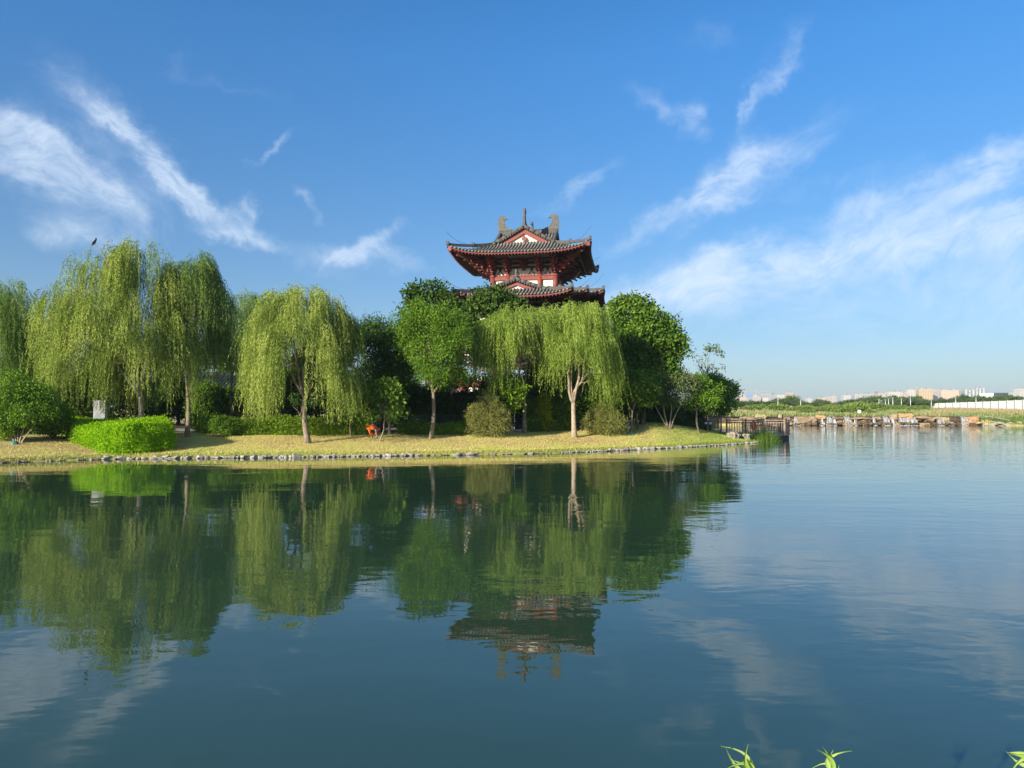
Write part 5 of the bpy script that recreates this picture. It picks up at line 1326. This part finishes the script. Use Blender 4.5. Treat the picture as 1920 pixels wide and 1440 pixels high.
T_ = [(1386, 1398, 743, 'cream', 'pale block at the left end of the skyline beside the dense tree'), (1390, 1396, 738, 'pink', 'pinkish tower rising behind the leftmost pale block'), (1399, 1411, 748, 'pink', 'low pinkish block below the left blue netted tower'),
      (1404.5, 1410, 740, 'blue', 'left blue netted tower under construction'), (1411, 1427, 745, 'pink', 'pinkish row block between the two blue netted towers'), (1413, 1419, 741, 'white', 'narrow pale tower right of the left blue one'), (1426, 1433, 739.5, 'blue', 'right blue netted tower under construction'),
      (1432, 1438, 740, 'grey', 'grey tower just right of the blue netted ones'), (1430, 1441, 746, 'white', 'pale block below the right blue netted tower'), (1439, 1446, 739, 'grey', 'slender grey tower left of the first street lamp'), (1447, 1456, 741, 'grey', 'grey tower behind the first street lamp'), (1457, 1471, 741, 'white', 'white block just right of the first street lamp'),
      (1477, 1488, 737, 'cream', 'stepped tower standing alone left of the slanting lamp'), (1493, 1507, 753, 'grey', 'low grey block behind the slanting lamp'), (1515, 1522, 747, 'white', 'small white tower right of the slanting lamp'), (1528, 1534, 750, 'white', 'small pale tower half sunk in trees'), (1535, 1547, 747, 'cream', 'cream twin block left of the bright yellowish tower'),
      (1554, 1561, 745, 'cream', 'bright yellowish tower, left half of the pair'), (1561.5, 1568, 743.5, 'cream', 'bright yellowish tower, right half of the pair'), (1583, 1595, 741.5, 'white', 'pale tower above the middle trees'), (1603, 1618, 740, 'grey', 'long greyish block above the middle trees'), (1621, 1639, 740, 'grey', 'low grey block with crane above it'),
      (1641, 1652, 737, 'cream', 'cream tower left of the glass block'), (1652.5, 1659, 739, 'white', 'narrow white tower right of the cream one'), (1667, 1689, 735.5, 'white', 'pale block with dark roof line behind the glass block'), (1674, 1692, 742, 'blue', 'low bluish roofed hall in front of the pale block'), (1690, 1702, 736, 'cream', 'cream block left of the pointed roof one'),
      (1703, 1724, 730.5, 'white', 'white block with light pointed roof'), (1725, 1748, 730, 'yellow', 'yellow striped apartment block'), (1749, 1760, 732, 'pink', 'brownish tower right of the yellow striped block'), (1766, 1797, 732, 'orange', 'orange and cream apartment block'), (1797, 1808, 734, 'pink', 'brown and cream block right of the orange one'),
      (1808, 1832, 732, 'glass', 'grey block with dark vertical recess'), (1832, 1847, 728.5, 'glass', 'tall ribbed grey block with white pipes on top'), (1848, 1857, 738, 'cream', 'cream block just left of the modern portal'), (1892, 1902, 737.5, 'white', 'small white block right of the modern portal'), (1913, 1932, 729, 'white', 'white tower cut by the right edge')]
for i, (u0, u1, vt, mt, lab) in enumerate(T_):
    back = mt in ('blue',) or vt < 739 and u0 < 1500
    tower(u0, u1, vt, mt, lab, 1520 + (i % 4) * 45 + (90 if back else 0), caps=1 if u1 - u0 < 12 else 2)
def crane(u, vt, label, Yb=1600):
    b_ = at(u, 770, Yb); h = at(u, vt, Yb).z - 2; r_ = empty('tower_crane', (b_.x, Yb, 2), label, 'crane', 'construction cranes on the skyline')
    g = Geo(); 
    for sx in (-.9, .9):
        for sy in (-.9, .9): g.box((sx, sy, h / 2), (.3, .3, h))
    for i in range(int(h / 4)): g.beam((-.9, -.9, i * 4), (.9, -.9, i * 4 + 4), .2, .2)
    g.build('mast', M['grey_p'], r_)
    g = Geo(); g.beam((-9, 0, h), (24, 0, h + 2), .9, .9); g.beam((0, 0, h), (0, 0, h + 5), .5, .5); g.beam((0, 0, h + 5), (18, 0, h + 1.6), .2, .2); g.beam((0, 0, h + 5), (-8, 0, h), .2, .2); g.box((-8, 0, h - 1.2), (2.5, 1.4, 2)); g.build('jib', M['grey_p'], r_)
crane(1404, 734, 'left crane mast over the blue netted tower'); crane(1426, 734.5, 'crane over the right blue netted tower'); crane(1640, 733, 'crane above the middle grey block'); crane(1718, 727, 'crane above the pointed roof block')
# pipes on the tall ribbed block and the pointed roof
# ------------------------------------------------------------------ foreground shoots on the near bank
def shoot(label, u, v, Yq, tips):
    """leafy shoot: stem from the ground to (u, v), then narrow curled leaves to the tips"""
    top = at(u, v, Yq); bx_, by_ = top.x * .97, Yq + .05; z0 = gz1(bx_, by_); r_ = empty('willow_shoot', (bx_, by_, z0), label, 'plant', 'pale green shoots at the near bank')
    o0 = Vector((bx_, by_, z0)); g = Geo(-o0); g.tube([o0, o0.lerp(top, .5) + Vector((.02, 0, 0)), top], [.012, .009, .004], 6); g.build('stem', M['shoot'], r_, True)
    for (tu, tv, curl, wd) in tips:
        tip = at(tu, tv, Yq + random.uniform(-.05, .05)); n_ = 9; a = top - Vector((0, 0, .03)); d = tip - a; side = Vector((d.z, 0, -d.x)).normalized(); vs = []
        for i in range(n_):
            t = i / (n_ - 1); p = a + d * t + side * curl * (math.sin(math.pi * t) - .9 * t ** 3) * 1.3 * d.length; wv = 1.35 * wd * math.sin(math.pi * min(1, t * .9 + .12)) ** .7 * (1 - t ** 3) + .0006
            ax = side * wv; vs += [p - ax + Vector((0, -.003, 0)), p + Vector((0, .004, 0)), p + ax + Vector((0, -.003, 0))]
        fs = []
        for i in range(n_ - 1): fs += [(3 * i, 3 * i + 1, 3 * i + 4, 3 * i + 3), (3 * i + 1, 3 * i + 2, 3 * i + 5, 3 * i + 4)]
        g = Geo(-o0); g.add(vs, fs); me_ = g.mesh('leaf'); at_ = me_.attributes.new('v', 'FLOAT', 'POINT'); at_.data.foreach_set('value', [random.uniform(.3, .9)] * len(vs)); link('leaf', me_, M['shoot'], r_, True)
shoot('left curled pale green shoot at the bottom edge', 1418, 1440, 2.7, [(1361, 1391, .12, .004), (1355, 1407, -.08, .005), (1366, 1430, .18, .007), (1394, 1400, -.10, .006), (1424, 1445, .1, .006), (1376, 1423, .05, .007)])
shoot('middle upright pale green shoot at the bottom edge', 1562, 1441, 2.7, [(1540, 1402, .12, .006), (1579, 1401, -.28, .008), (1545, 1399, .05, .005), (1526, 1430, .3, .003), (1556, 1406, -.1, .004), (1574, 1436, .1, .004)])
shoot('right pale green shoot reaching in from the corner', 1950, 1412, 2.7, [(1888, 1407, .06, .007), (1886, 1419, -.14, .006), (1892, 1438, .16, .006), (1916, 1376, -.1, .004), (1895, 1412, .02, .006)])
# ------------------------------------------------------------------ haze
HAZE = True
if HAZE:
    hm = bpy.data.materials.new('haze'); hm.use_nodes = True; hn = hm.node_tree.nodes; hl = hm.node_tree.links; hn.clear()
    pv_ = hn.new('ShaderNodeVolumePrincipled'); pv_.inputs['Color'].default_value = (.70, .83, 1.0, 1); pv_.inputs['Density'].default_value = .00016; pv_.inputs['Anisotropy'].default_value = .1
    ho = hn.new('ShaderNodeOutputMaterial'); hl.new(pv_.outputs[0], ho.inputs['Volume'])
    g = Geo(); g.box((0, 3000, 44), (19000, 13000, 96)); tag(g.build('haze', hm), kind='stuff')
